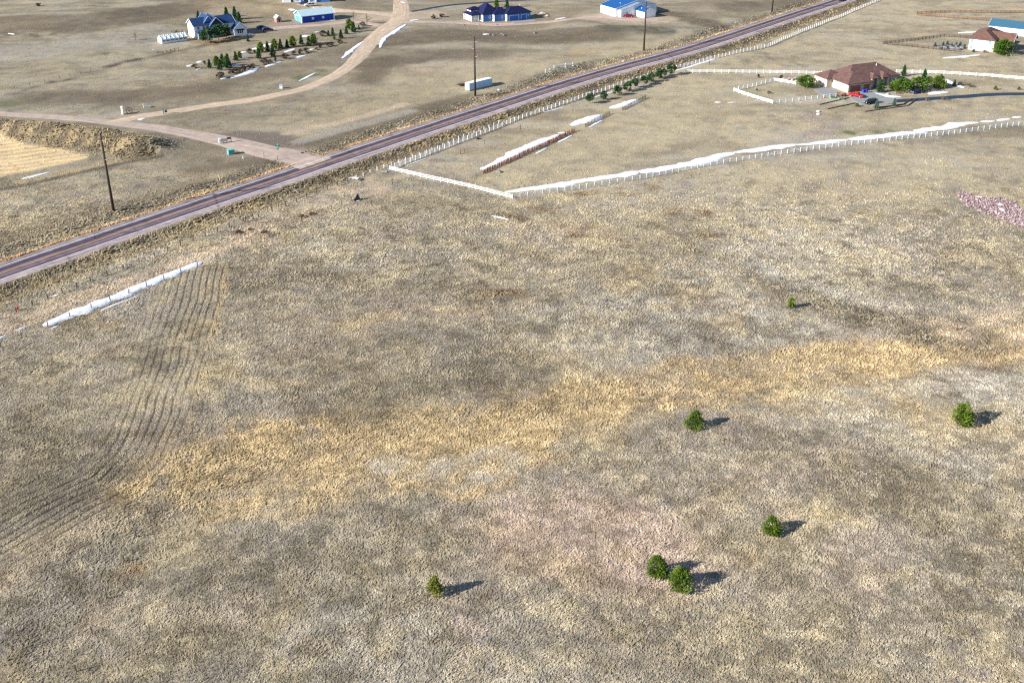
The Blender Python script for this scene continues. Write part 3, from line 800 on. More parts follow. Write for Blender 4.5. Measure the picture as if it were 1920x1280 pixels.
# small gate and pile at the end of the mesh fence
def bundle(name, label, px, n, L, r, mat, cat, ang=.4):
    c = G3(*px); o = empty(name, c); tag(o, label, cat)
    for k in range(n):
        a = ang + random.gauss(0, .35); d = Vector((math.cos(a), math.sin(a), 0)) * L * random.uniform(.35, .5)
        q = Vector((random.gauss(0, .35), random.gauss(0, .35), .1 + .16 * (k // 3)))
        MB().tube(q - d, q + d, r * random.uniform(.8, 1.2), n=7).build('log' if mat is not M_WHITE else 'rail', mat, o)
    return o
bundle('rail_pile', 'loose pile of white fence rails at the mesh fence end', (662, 334), 5, 3.0, .12, M_WHITE, 'pile', .2)
bundle('log_pile', 'small heap of grey logs beside the mesh fence end', (676, 337), 6, 1.8, .16, paint('grey_log', (.22, .19, .16), .9, .3), 'pile', .9)
bundle('log_pile', 'grey log heap at the white fence corner by the highway', (722, 322), 6, 2.0, .16, paint('grey_log', (.30, .28, .26), .9, .3), 'pile', .2)
# brown timber fences, top right
fence('timber_fence', 'brown timber rail fence, back side of the top right paddock', [(1719, 27), (1780, 24), (1850, 25), (1920, 25), (2000, 27)], 2.5, 1.4, .20, RAILS, M_REDWOOD, M_REDWOOD)
fence('timber_fence', 'brown timber rail fence, front side of the top right paddock', [(1719, 29), (1770, 33), (1840, 39), (1920, 44), (2000, 50)], 2.2, 1.4, .20, RAILS, M_REDWOOD, M_REDWOOD)
fence('timber_fence', 'dark brown timber fence round the garden left of white house', [(1832, 73), (1800, 71), (1770, 69), (1715, 77), (1655, 83), (1700, 87), (1750, 93), (1800, 98)], 2.3, 1.3, .20, RAILS, M_WOOD, M_WOOD)
# wire fences
fence('wire_fence', 'old wire fence on wooden posts along the near highway ditch', [(-60, 622), (0, 598), (90, 560), (170, 528), (290, 481), (362, 452), (430, 427), (536, 387), (594, 363), (652, 341)], 4.6, 1.3, .2, (), M_WOOD, M_WOOD, wires=4, lean=.05)
fence('wire_fence', 'wire fence on steel posts standing in the long snow drift', [(-40, 668), (40, 634), (90, 612), (172, 579), (275, 538), (371, 501), (439, 472), (505, 443), (566, 416), (622, 393), (660, 378)], 5.2, 1.4, .15, (), M_TPOST, M_TPOST, wires=4, lean=.04)
fence('wire_fence', 'wire fence on thin posts down the edge of the mown strip', [(436, 483), (412, 575), (385, 687), (362, 772), (331, 859), (277, 962), (234, 1053), (200, 1122), (144, 1259), (120, 1310)], 7.0, 1.4, .13, (), M_TPOST, M_TPOST, wires=3, lean=.05)
fence('wire_fence', 'grey wire pen fence behind the white two-storey house', [(322, 62), (352, 60), (353, 68)], 2.6, 1.4, .13, (.5, 1.1), M_WOOD, M_WOOD, rail_h=.08)
fence('wire_fence', 'wire fence with grey posts between white house and blue shed', [(458, 44), (490, 42), (515, 39), (545, 36)], 3.0, 1.5, .12, (.6, 1.3), M_STEEL, M_STEEL, rail_h=.05)
fence('wire_fence', 'broken grey timber pen on the slope below the greenhouse', [(296, 102), (306, 101), (320, 98), (335, 94)], 2.4, 1.3, .15, (.5, 1.0), M_WOOD, M_WOOD, rail_h=.1)
fence('wire_fence', 'faint wire fence crossing the left hillside', [(0, 176), (56, 161), (112, 148), (170, 135), (240, 116)], 6, 1.2, .11, (), M_WOOD, M_WOOD, wires=3)
# two-post brace
b = empty('brace', G3(461, 417)); tag(b, 'H-shaped wooden fence brace among dry weeds near the ditch', 'brace')
q = Vector((*G(475, 412), 0)) - b.location; q.z = gz(*G(475, 412)) - b.location.z
MB().tube((0, 0, -.3), (0, 0, 1.9), .14, .12).build('post', M_WOOD, b); MB().tube(q + Vector((0, 0, -.3)), q + Vector((0, 0, 1.9)), .14, .12).build('post', M_WOOD, b)
MB().tube((0, 0, 1.3), q + Vector((0, 0, 1.3)), .09).build('crossbar', M_WOOD, b)

# snow fences: slats one by one
def snow_fence(label, a, c, mat, hgt, step, gap):
    A, B = G(*a), G(*c); L = math.hypot(B[0] - A[0], B[1] - A[1]); n = int(L / step)
    o = empty('snow_fence', (*A, gz(*A))); tag(o, label, 'snow fence', 'slatted snow fences in the pasture')
    slat = MB().box(-gap / 2, gap / 2, -.02, .02, 0.02, 1.0).mesh('slat', mat); post = MB().tube((0, 0, -.3), (0, 0, 1.0), .06, n=6).mesh('post', M_TPOST)
    ang = math.atan2(B[1] - A[1], B[0] - A[0]); O = o.location
    for k in range(n + 1):
        t = k / n; x, y = A[0] + (B[0] - A[0]) * t, A[1] + (B[1] - A[1]) * t; p = Vector((x, y, gz(x, y))) - O
        link('slat', slat, o, p, (random.gauss(0, .10), random.gauss(0, .04), ang + random.gauss(0, .1)), (1, 1, hgt * random.uniform(.85, 1.1)))
        if k % max(1, int(2.6 / step)) == 0: link('post', post, o, p + Vector((math.sin(ang) * .1, -math.cos(ang) * .1, 0)), None, (1, 1, hgt * 1.15))
    return o
snow_fence('long rust-red slatted snow fence holding the largest drift', (905, 326), (1078, 246), M_SNOWF, 1.25, .28, .2)
snow_fence('middle grey-brown slatted snow fence in the pasture', (1097, 238), (1143, 214), M_GSLAT, 1.2, .3, .14)
snow_fence('far grey-brown slatted snow fence near the pine row', (1166, 207), (1210, 184), M_GSLAT, 1.2, .3, .14)

# single stakes
def stake(label, px, hgt, w, mat, lean=.05):
    c = G3(*px)
    mb = MB().tube((0, 0, -.3), (random.gauss(0, lean) * hgt, random.gauss(0, lean) * hgt, hgt), w * .55, w * .48, n=7)
    o = mb.build('stake', mat); o.location = c; tag(o, label, 'stake', 'lone stakes standing in the grass'); return o
stake('short rust-coloured stake in the pale ground at far right', (1793, 619), 1.5, .28, M_REDWOOD)
stake('thin tan stake above the golden weeds, right of small pine', (1653, 577), 1.2, .16, paint('dry_stalk', (.35, .26, .14), .9))
stake('dark post standing just below the white fence corner', (735, 344), 1.5, .22, M_WOOD)
stake('dark post at the left end of the mesh fence', (648, 340), 1.7, .24, M_WOOD)
stake('left one of two dark stubs inside the white fence', (863, 289), 1.4, .22, M_WOOD)
stake('right one of two dark stubs inside the white fence', (871, 286), 1.3, .14, M_WOOD)
stake('dark stub between roadside fence and longest snow drift', (909, 271), 1.5, .18, M_WOOD)
stake('dark stub close to the roadside fence above the longest drift', (976, 242), 1.6, .22, M_WOOD)
stake('lone dark post beyond the row of pines', (1330, 121), 1.6, .24, M_WOOD)
stake('small white marker post in the grass near the green cabinet', (456, 298), .9, .22, M_WHITE)
stake('dark stake on the verge corner nearest the street sign', (521, 300), 1.5, .16, M_WOOD)
stake('dark stake on the verge right of the green cabinet', (495, 293), 1.4, .16, M_WOOD)

# utility poles
M_INS = paint('grey_insulator', (.22, .22, .23), .4, .1)
def utility_pole(px, hgt, label, top):
    o = empty('utility_pole', G3(*px)); tag(o, label, 'utility pole', 'tall wooden poles beside the highway')
    MB().tube((0, 0, -1), (0, 0, hgt), .42, .27, n=12).build('pole', M_POLE, o, smooth=True)
    ax = Vector((.766, -.643, 0))                 # arms stand across the line of the highway
    for k, (z, s) in enumerate([(hgt - 2.2, 1), (hgt - 4.9, -1), (hgt - 7.6, 1)]):
        if z > top: continue
        a = Vector((0, 0, z)); e = a + ax * s * 1.5 + Vector((0, 0, .25))
        arm = MB().tube(a + ax * s * .2, e, .10, .10, n=7).build('insulator_arm', M_INS, o)
        MB().tube(a + Vector((0, 0, 1.4)) + ax * s * .2, e, .055, n=6).build('brace_rod', M_TPOST, arm)
        MB().tube(e, e + Vector((0, 0, .3)), .12, .08, n=8).build('line_clamp', M_INS, arm)
    return o
utility_pole((213, 395), 22.7, 'tall dark utility pole at left, nearest the camera', 99)
utility_pole((891, 180), 22.6, 'tall dark utility pole beside the white container', 99)
utility_pole((1207, 95), 20.9, 'tall dark utility pole before the white metal barn', 99)
utility_pole((1447, 24), 21.5, 'utility pole at the top edge beside the highway', 99)

# ------------------------------------------------------------------ snow
def snow_material():
    m, nt, b = _mat('melting_snow')
    geo = N(nt, 'NewGeometry')
    n1 = N(nt, 'TexNoise', i_Scale=1.2, i_Detail=6.0, i_Roughness=.7); nt.links.new(geo.outputs['Position'], n1.inputs['Vector'])
    nt.links.new(ramp(nt, n1.outputs[0], [(0.3, (.44, .45, .48)), (0.5, (.66, .67, .70)), (0.7, (.78, .79, .81))]), b.inputs['Base Color'])
    b.inputs['Roughness'].default_value = .6
    bp = N(nt, 'Bump', i_Strength=.6, i_Distance=.2); nt.links.new(n1.outputs[0], bp.inputs['Height']); nt.links.new(bp.outputs[0], b.inputs['Normal'])
    return m
M_SNOW = snow_material()
SNOWS = []
def snow_shape(pts, widths, hgt, seed, mb=None):
    """a drift along a line: domed cross-section with a ragged edge, resting on the land"""
    W = [G(*p) for p in pts]
    P = np.array(smooth_line(W, .8)) if len(W) > 1 else np.array(W)
    n = len(P); S = np.concatenate([[0], np.cumsum(np.hypot(*np.diff(P, axis=0).T))])
    Wd = np.interp(np.linspace(0, 1, n), np.linspace(0, 1, len(widths)), widths)
    e = np.minimum(S, S[-1] - S); Wd = Wd * np.clip(.15 + e / np.maximum(.6 * Wd, .5), 0, 1) ** .6
    T = np.gradient(P, axis=0); T /= np.linalg.norm(T, axis=1)[:, None]; Nn = np.stack([T[:, 1], -T[:, 0]], 1)
    K = 8; V = np.zeros((n, K + 1, 3))
    jl = (fbm(S, S * 0 + seed, 3.2, 3, seed) - .5) * 1.5; jr = (fbm(S, S * 0 + seed + 50, 3.0, 3, seed + 3) - .5) * 1.5
    for k in range(K + 1):
        t = 2 * k / K - 1
        half = Wd / 2 * (1 + (jl if t < 0 else jr) * .7)
        q = P + Nn * (t * half)[:, None]
        z = land(q[:, 0], q[:, 1]); lump = .7 + .6 * fbm(q[:, 0], q[:, 1], 2.2, 3, seed + 9)
        V[:, k] = np.column_stack([q, z + hgt * .55 * (1 - t * t) ** .7 * lump * np.clip(Wd / max(widths), .2, 1) + (.10 if abs(t) < .98 else -.12)])
    ii = np.arange(n * (K + 1)).reshape(n, K + 1)
    Fq = np.stack([ii[:-1, :-1], ii[1:, :-1], ii[1:, 1:], ii[:-1, 1:]], -1).reshape(-1, 4)
    SNOWS.append(([tuple(p) for p in P[::4]] + [tuple(P[-1])], float(np.mean(widths)) / 2))
    mb = mb or MB()
    return mb.add(V.reshape(-1, 3).tolist(), Fq.tolist())
def drift(label, pts, widths, hgt=.3):
    o = snow_shape(pts, widths, hgt, len(SNOWS) * 13 + 5).build('snow_drift', M_SNOW, smooth=True); tag(o, label, 'snow', 'melting snow drifts'); return o
def patches(label, lst, hgt=.15):
    mb = MB()
    for pts, w in lst: snow_shape(pts, w, hgt, len(SNOWS) * 13 + 5, mb)
    o = mb.build('snow_patches', M_SNOW, smooth=True); tag(o, label, 'snow', kind='stuff'); return o
drift('long white snow drift lying along the wire fence at left', [(80, 611), (130, 592), (200, 565), (275, 534), (340, 507), (378, 492)], [2.5, 4.4, 4.0, 3.8, 3.4, 2.4], .5)
drift('snow ribbon beside the front corner of the white fence', [(946, 361), (1000, 353), (1050, 347), (1100, 338), (1150, 331), (1200, 322)], [1.2, 3.2, 4.0, 3.0, 4.2, 3.6], .35)
drift('widest stretch of snow ribbon behind the long white fence', [(1196, 323), (1240, 317), (1275, 311), (1325, 300), (1357, 291), (1380, 286)], [3.4, 4.2, 4.0, 6.0, 5.0, 1.6], .35)
drift('middle stretch of snow ribbon behind the long white fence', [(1376, 286), (1412, 282), (1445, 277), (1475, 273), (1494, 271)], [1.2, 4.0, 4.4, 4.2, 1.4], .3)
drift('slim snow patch in the ribbon below the green strip', [(1492, 272), (1520, 270), (1545, 267), (1570, 264), (1592, 262)], [1.0, 1.6, 3.6, 3.0, 1.4], .25)
drift('snow ribbon stretch right below the yard stakes', [(1588, 262), (1620, 259), (1665, 254), (1705, 249), (1740, 248)], [1.2, 4.6, 4.4, 3.8, 1.2], .3)
drift('broad snow ribbon stretch nearest the right edge', [(1712, 245), (1765, 240), (1797, 233), (1836, 230)], [1.4, 5.2, 6.4, 1.5], .3)
patches('small broken snow bits at the right end of ribbon', [([(1838, 229), (1865, 227)], [1.5, 3.0, 1.5]), ([(1868, 226), (1895, 223)], [1.5, 2.4, 1]), ([(1897, 221), (1916, 219)], [1.2, 2.2, 1])], .15)
drift('largest pasture drift, left of the rust-red snow fence', [(903, 319), (945, 300), (985, 279), (1020, 265), (1048, 253)], [2.4, 4.4, 5.4, 5.2, 2.6], .7)
drift('blunt snow drift beside the middle snow fence', [(1070, 236), (1092, 228), (1112, 222), (1132, 216)], [2.0, 5.0, 6.8, 3.2], .6)
drift('snow drift beside the far snow fence', [(1142, 203), (1163, 198), (1178, 193), (1196, 187)], [2.0, 5.2, 4.4, 2.6], .5)
patches('thin snow strips along the feet of the snow fences', [([(1004, 289), (1026, 278)], [.8, 1.1, .8]), ([(1046, 268), (1073, 254)], [.8, 1.2, .8]), ([(1104, 239), (1130, 226)], [.9, 1.4, .9]), ([(1176, 200), (1202, 189)], [.9, 1.4, .9]),
                                                             ([(1046, 250), (1064, 249)], [1.5, 2.2, 1.5])], .12)
patches('thin snow lines under the roadside white fence', [([(1018, 211), (1058, 201)], [.7, 1.0, .7]), ([(1112, 184), (1150, 172)], [.8, 1.4, .8]), ([(1266, 133), (1340, 111)], [1.0, 1.8, 1.0]), ([(760, 312), (800, 297)], [.5, .6, .5])], .12)
patches('thin snow strips below the long left drift', [([(188, 583), (262, 554)], [.5, .8, .4]), ([(95, 617), (110, 611)], [.6, .9, .5]), ([(-20, 640), (12, 630)], [.8, 1.2, .5]), ([(30, 620), (52, 612)], [.5, .8, .4]), ([(98, 556), (112, 552)], [.8, 1.0, .6])], .1)
drift('snow strip on the left shoulder of the curving gravel lane', [(642, 110), (660, 95), (672, 85), (683, 78)], [1.2, 3.2, 2.6, 1.0], .3)
drift('snow strip on the right shoulder of the curving gravel lane', [(713, 90), (717, 78), (728, 68), (745, 57), (762, 46)], [1.0, 2.6, 3.0, 2.8, 1.2], .3)
drift('thin snow strip beside green verge of gravel lane', [(560, 153), (578, 144), (592, 137)], [.8, 2.0, .8], .2)
drift('snow bank in front of the plantation', [(431, 147), (450, 142), (470, 134), (486, 127)], [1.6, 3.6, 4.0, 1.4], .3)
drift('shorter snow bank at the front right of plantation', [(498, 126), (512, 121), (528, 116)], [1.4, 3.2, 1.4], .25)
patches('scattered snow patches between the plantation conifers', [([(413, 149), (426, 146)], [1.4, 2.2, 1.4]), ([(550, 110), (574, 104)], [1.4, 2.6, 1.4]), ([(533, 99), (553, 92)], [1.6, 2.8, 1.6]), ([(450, 110), (466, 108)], [2, 3, 2]),
        ([(432, 125), (450, 121)], [2, 3, 2]), ([(368, 118), (381, 115)], [1.5, 2.5, 1.5]), ([(349, 125), (361, 122)], [1.5, 2.5, 1.5]), ([(368, 132), (377, 129)], [1.2, 1.8, 1]), ([(472, 93), (486, 90)], [2, 3, 2]),
        ([(490, 89), (512, 82)], [2.5, 4, 2.5]), ([(566, 69), (582, 67)], [2, 4.5, 2]), ([(448, 99), (464, 98)], [1.5, 2.5, 1.5]), ([(580, 94), (590, 92)], [1, 2, 1]), ([(590, 61), (600, 60)], [1, 1.5, 1])], .25)
drift('white snow sliver in the field left of white-walled house', [(1768, 109), (1800, 107), (1838, 103)], [1.6, 3.0, 1.2], .2)
drift('thin snow sliver behind the right garden fence', [(1796, 62), (1815, 61), (1838, 60)], [1.2, 2.4, 1.2], .2)
drift('snow bank between concrete apron and asphalt drive', [(1640, 175), (1655, 178), (1668, 181), (1690, 182)], [1.5, 3.0, 4.6, 2.0], .3)
drift('snow patch beside the blue car', [(1740, 177), (1758, 174), (1778, 173)], [1.5, 4.6, 2.0], .25)
drift('shaded snow strip beyond the rightmost bush', [(1770, 148), (1785, 156), (1808, 165)], [2.5, 3.2, 2.0], .25)
patches('small leftover snow spots on open grass', [([(922, 405), (938, 408), (954, 412)], [.5, 1.2, .5]), ([(40, 336), (66, 330), (95, 323)], [.8, 1.8, .7]), ([(258, 225), (272, 223)], [1.2, 2.6, 1.2]), ([(1040, 37), (1062, 33)], [1, 2, 1]),
        ([(768, 39), (786, 37)], [1, 2, 1]), ([(1340, 192), (1352, 192)], [.6, 1.6, .6]), ([(1364, 193), (1380, 192)], [.5, .8, .5]), ([(905, 65), (916, 64)], [1.5, 2.8, 1.5]), ([(285, 94), (292, 93)], [.5, .8, .5]), ([(540, 18), (554, 19)], [2, 3, 2]),
        ([(15, 63), (28, 65)], [.8, 1.5, .8]), ([(1286, 1107), (1296, 1104)], [.25, .45, .25]), ([(668, 377), (677, 375)], [.8, 1.4, .8]), ([(455, 65), (476, 63)], [1.5, 2.2, 1]), ([(590, 41), (630, 38)], [.8, 1.2, .8]), ([(752, 4), (760, 6)], [1.5, 2.5, 1]),
        ([(1520, 154), (1500, 152), (1450, 147)], [.8, 1.0, .6])], .12)

# ------------------------------------------------------------------ rip-rap bed of pink stones
def riprap():
    W = np.array([G(*p) for p in [(1793, 362), (1803, 360), (1840, 370), (1880, 372), (1905, 380), (1915, 392), (1960, 400), (1990, 440), (1950, 437), (1917, 428), (1880, 412), (1845, 400), (1808, 385)]])
    c = W.mean(0); mn, mx = W.min(0), W.max(0)
    def inside(p):
        r = False
        for (ax, ay), (bx, by) in zip(W, np.roll(W, -1, 0)):
            if (ay > p[1]) != (by > p[1]) and p[0] < (bx - ax) * (p[1] - ay) / (by - ay) + ax: r = not r
        return r
    rng = random.Random(3); mb = MB(); pts = []
    x = mn[0]
    while x < mx[0]:
        y = mn[1]
        while y < mx[1]:
            q = (x + rng.uniform(-.25, .25), y + rng.uniform(-.25, .25))
            if inside(q): pts.append(q)
            y += .62
        x += .62
    A = np.array(pts); Z = land(A[:, 0], A[:, 1])
    oct_v = [(1, 0, 0), (-1, 0, 0), (0, 1, 0), (0, -1, 0), (0, 0, 1), (0, 0, -1)]
    oct_f = [(0, 2, 4), (2, 1, 4), (1, 3, 4), (3, 0, 4), (2, 0, 5), (1, 2, 5), (3, 1, 5), (0, 3, 5)]
    for (px, py), z in zip(pts, Z):
        s = rng.uniform(.26, .5); rot = Matrix.Rotation(rng.uniform(0, 6.28), 3, 'Z') @ Matrix.Rotation(rng.uniform(-.8, .8), 3, 'X')
        mb.add([rot @ Vector((v[0] * s * rng.uniform(.8, 1.4), v[1] * s * rng.uniform(.8, 1.3), v[2] * s * rng.uniform(.6, 1))) + Vector((px, py, z + .12)) for v in oct_v], oct_f)
    m, nt, b = _mat('pink_granite')
    geo = N(nt, 'NewGeometry')
    nt.links.new(ramp(nt, geo.outputs['Random Per Island'], [(0.0, (.13, .085, .095)), (0.4, (.22, .15, .155)), (0.75, (.31, .23, .23)), (1.0, (.42, .36, .36))]), b.inputs['Base Color'])
    b.inputs['Roughness'].default_value = .8
    o = mb.build('riprap', m, fix=False); tag(o, 'bed of pink-grey riprap stones at the right edge', 'rocks', kind='stuff')
    KEEP_OUT.extend([(p[0], p[1], .8) for p in pts[::9]])
    return o
riprap()
patches('melting snow on the pink riprap stones', [([(1868, 382), (1882, 386)], [1.5, 2.5, 1.5]), ([(1874, 390), (1884, 398)], [1, 2.2, 1.2]), ([(1829, 369), (1845, 372)], [.5, 1.0, .5])], .55)
# ================================================================== BUILDINGS
M_GLASS = paint('dark_window_glass', (.03, .04, .055), .12, .1, spec=.6)
M_WALLW = paint('white_siding', (.78, .78, .78), .6, .06, .5)
M_WALLW2 = ribbed('white_metal_siding', (.76, .78, .82), .6, 'X', .18)
M_TRIM = paint('white_trim', (.75, .76, .78), .5, .05)
M_BEIGE = paint('beige_stucco', (.50, .42, .33), .85, .1, 1.2)
M_STONE = paint('stone_veneer', (.38, .31, .25), .9, .4, 2.5)
M_ROOFB = shingle('brown_shingles', (.125, .070, .060))
M_ROOFB2 = shingle('rust_brown_shingles', (.14, .075, .058))
M_ROOFN = shingle('shade_navy_shingles', (.012, .042, .125))  # blue of the skylit shade is mixed into this roof colour
M_ROOFD = shingle('shade_dark_navy_shingles', (.006, .009, .05))  # roof colour carries the deep blue shade as well
M_ROOFM = ribbed('blue_metal_roof', (.010, .075, .25), .9, 'X', .2, .4)
M_ROOFT = ribbed('teal_metal_roof', (.045, .125, .19), .9, 'X', .2, .45)
M_ROOFW = ribbed('pale_metal_roof', (.40, .52, .56), .9, 'X', .12, .45)
M_BLUE = ribbed('blue_metal_shaded_side', (.006, .045, .36), .5, 'X', .2, .5)  # shed's shaded long side: shade put in as a deeper blue
M_LBLUE = ribbed('blue_metal_lit_end', (.09, .30, .48), .5, 'Y', .2, .5)  # sunlit copy of the shed siding, lightened in colour
M_SHADEB = paint('shade_blue_siding', (.05, .17, .46), .6, .1)  # walls facing away from the sun, their blue shade painted in
M_GARB = paint('shade_blue_garage_door', (.035, .13, .44), .5, .06)  # doors in the shaded front, coloured with the same blue shade
M_DOORW = paint('cedar_garage_door', (.20, .07, .045), .6, .3, 3)
M_GREYD = paint('grey_overhead_door', (.45, .50, .56), .5, .08)
M_DARKT = paint('dark_shade_and_finish', (.035, .035, .05), .7, .2)  # gables painted dark for their shade; also serves dark doors and boxes
M_GREEN = paint('green_shutter_glass', (.10, .28, .27), .3, .1, spec=.5)

def house(name, label, px, th, cat='house', r=14, group=None):
    o = empty(name, G3(*px), R(th)); tag(o, label, cat, group)
    return o

def walls(o, x0, x1, y0, y1, h, mat, name='wall', z0=-.8, label=None):
    w = MB().box(x0, x1, y0, y1, z0, h).build(name, mat, o)
    if label: w['label'] = label
    t = R(math.degrees(o.rotation_euler.z)); c = Vector(((x0 + x1) / 2, (y0 + y1) / 2, 0)); c.rotate(o.rotation_euler)
    KEEP_OUT.append((o.location.x + c.x, o.location.y + c.y, .5 * max(x1 - x0, y1 - y0) + .6))
    return w

def hip(o, x0, x1, y0, y1, z, rise, mat, ov=.6, name='roof', t=.22, ridge=None, axis=None):
    x0 -= ov; x1 += ov; y0 -= ov; y1 += ov
    W, D = x1 - x0, y1 - y0
    if axis is None: axis = 'x' if W >= D else 'y'
    if ridge is None: ridge = max(0.05, abs(W - D))
    cx, cy = (x0 + x1) / 2, (y0 + y1) / 2
    r = [(cx - ridge / 2, cy), (cx + ridge / 2, cy)] if axis == 'x' else [(cx, cy - ridge / 2), (cx, cy + ridge / 2)]
    V = [(x0, y0, z), (x1, y0, z), (x1, y1, z), (x0, y1, z), (x0, y0, z + t), (x1, y0, z + t), (x1, y1, z + t), (x0, y1, z + t), (*r[0], z + rise), (*r[1], z + rise)]
    F = [(3, 2, 1, 0), (0, 1, 5, 4), (1, 2, 6, 5), (2, 3, 7, 6), (3, 0, 4, 7)]
    F += [(4, 5, 9, 8), (5, 6, 9), (6, 7, 8, 9), (7, 4, 8)] if axis == 'x' else [(4, 5, 8), (5, 6, 9, 8), (6, 7, 9), (7, 4, 8, 9)]
    return MB().add(V, F).build(name, mat, o)

def gable(o, x0, x1, y0, y1, z, rise, mat, axis='x', ov=.5, t=.2, wall=None, name='roof', trim=True):
    """roof slab of two slopes, with the wall triangles under it"""
    if axis == 'x': a0, a1, b0, b1 = x0, x1, y0, y1
    else: a0, a1, b0, b1 = y0, y1, x0, x1
    c = (b0 + b1) / 2; half = (b1 - b0) / 2; sl = rise / half
    P = lambda a, b, zz: (a, b, zz) if axis == 'x' else (b, a, zz)
    A0, A1 = a0 - ov, a1 + ov
    prof = [(b0 - ov, z - ov * sl), (c, z + rise), (b1 + ov, z - ov * sl)]
    V = [P(a, b, zz + dt) for a in (A0, A1) for dt in (0.02, t) for b, zz in prof]
    F = [(3, 4, 10, 9), (4, 5, 11, 10), (1, 0, 6, 7), (2, 1, 7, 8), (0, 3, 9, 6), (5, 2, 8, 11), (0, 1, 4, 3), (1, 2, 5, 4), (6, 9, 10, 7), (7, 10, 11, 8)]
    r = MB().add(V, F).build(name, mat, o)
    if wall:
        V = [P(a, b, zz) for a in (a0, a1) for b, zz in ((b0, z), (c, z + rise), (b1, z))]
        MB().add(V, [(0, 1, 2), (5, 4, 3), (0, 3, 4, 1), (1, 4, 5, 2), (0, 2, 5, 3)]).build('gable_wall', wall, o)
    if trim:
        for a in (A0, A1):
            mb = MB()
            s = -1 if a == A0 else 1
            mb.bar(P(a + s * .04, prof[0][0], prof[0][1] + .1), P(a + s * .04, prof[1][0], prof[1][1] + .1), .08, .26)
            mb.bar(P(a + s * .04, prof[2][0], prof[2][1] + .1), P(a + s * .04, prof[1][0], prof[1][1] + .1), .08, .26)
            mb.build('rake_trim', M_TRIM, r)
    return r

def opening(o, face, at, u, z, w, h, frame=M_TRIM, pane=M_GLASS, name='window', muntin=True):
    """window or door standing proud of a wall: face is the axis the wall looks along ('-x','x','-y','y'), at its plane"""
    s = -1 if face[0] == '-' else 1; ax = face[-1]
    def B(mb, u0, u1, z0, z1, d0, d1):
        lo, hi = sorted((at + s * d0, at + s * d1))
        return mb.box(lo, hi, u0, u1, z0, z1) if ax == 'x' else mb.box(u0, u1, lo, hi, z0, z1)
    f = MB(); t = .11
    B(f, u - w / 2 - t, u - w / 2, z - t, z + h + t, -.02, .09); B(f, u + w / 2, u + w / 2 + t, z - t, z + h + t, -.02, .09)
    B(f, u - w / 2, u + w / 2, z + h, z + h + t, -.02, .09); B(f, u - w / 2, u + w / 2, z - t, z, -.02, .12)
    wd = f.build(name, frame, o)
    B(MB(), u - w / 2, u + w / 2, z, z + h, -.02, .045).build('pane' if name == 'window' else 'panel', pane, wd)
    if muntin and name == 'window' and w > .7: B(MB(), u - .03, u + .03, z, z + h, .046, .07).build('mullion', frame, wd)
    return wd

def garage_door(o, face, at, u, w, h, mat, frame=M_TRIM, rows=4):
    s = -1 if face[0] == '-' else 1; ax = face[-1]
    def B(mb, u0, u1, z0, z1, d0, d1):
        lo, hi = sorted((at + s * d0, at + s * d1))
        return mb.box(lo, hi, u0, u1, z0, z1) if ax == 'x' else mb.box(u0, u1, lo, hi, z0, z1)
    f = MB(); B(f, u - w / 2 - .15, u - w / 2, 0, h + .15, -.02, .1); B(f, u + w / 2, u + w / 2 + .15, 0, h + .15, -.02, .1); B(f, u - w / 2, u + w / 2, h, h + .15, -.02, .1)
    d = f.build('garage_door', frame, o)
    for k in range(rows): B(MB(), u - w / 2, u + w / 2, h * k / rows + .02, h * (k + 1) / rows - .02, -.02, .06).build('panel', mat, d)
    return d

def column(o, x, y, w, h, mat, name='column'):
    MB().box(x - w / 2, x + w / 2, y - w / 2, y + w / 2, -.5, h).build(name, mat, o)

def vent(o, x, y, z, mat=M_TRIM): MB().tube((x, y, z - .6), (x, y, z + .5), .12, n=8).build('roof_vent', mat, o)

# ---- brown house with hip roofs
h = house('brown_house', 'beige house with brown hip roof beside the red pickup', (1588.5, 174), 23)
walls(h, 0, 11.2, 0, 10, 3.2, M_BEIGE); hip(h, 0, 11.2, 0, 12.5, 3.2, 3.3, M_ROOFB, .7, axis='y', ridge=2)
walls(h, 4, 27.4, 4.2, 17, 3.2, M_BEIGE); hip(h, 3, 27.4, 4.2, 17.2, 3.203, 4.4, M_ROOFB, .72)
walls(h, -2.6, 6, 9.6, 17.6, 3.2, M_BEIGE); hip(h, -2.6, 6, 9.6, 17.6, 3.206, 2.5, M_ROOFB, .5)
garage_door(h, '-y', 0, 3.6, 4.8, 2.4, M_DOORW, M_STONE); garage_door(h, '-y', 0, 8.9, 2.7, 2.4, M_DOORW, M_STONE)
for x in (.35, 6.75, 10.85): column(h, x, -.05, .55, 3.15, M_STONE, 'stone_pier')
for x in (13.6, 18.6):
    hip(h, x, x + 3.2, 2.6, 8.5, 3.25, 1.9, M_ROOFB, .35, axis='y', name='entry_roof'); column(h, x + .3, 2.9, .9, 3.2, M_BEIGE, 'entry_column'); column(h, x + 2.9, 2.9, .9, 3.2, M_BEIGE, 'entry_column')
opening(h, '-y', 4.2, 12.8, 0.0, 1.1, 2.1, M_STONE, M_DOORW, 'door'); opening(h, '-y', 4.2, 23, .9, 2.0, 1.4); opening(h, '-y', 4.2, 26, .9, 1.2, 1.4)
for y in (11, 13.3, 15.6): opening(h, '-x', -2.6, y, 2.0, .55, .5)
opening(h, '-x', 0, 7.8, 0, .95, 2.05, M_TRIM, M_TRIM, 'door'); opening(h, '-x', -2.6, 10.3, 0, .9, 2.0, M_TRIM, M_GREYD, 'door')
vent(h, 17, 12, 6.3); vent(h, 20, 9, 6.9); vent(h, 5, 7, 5.3)

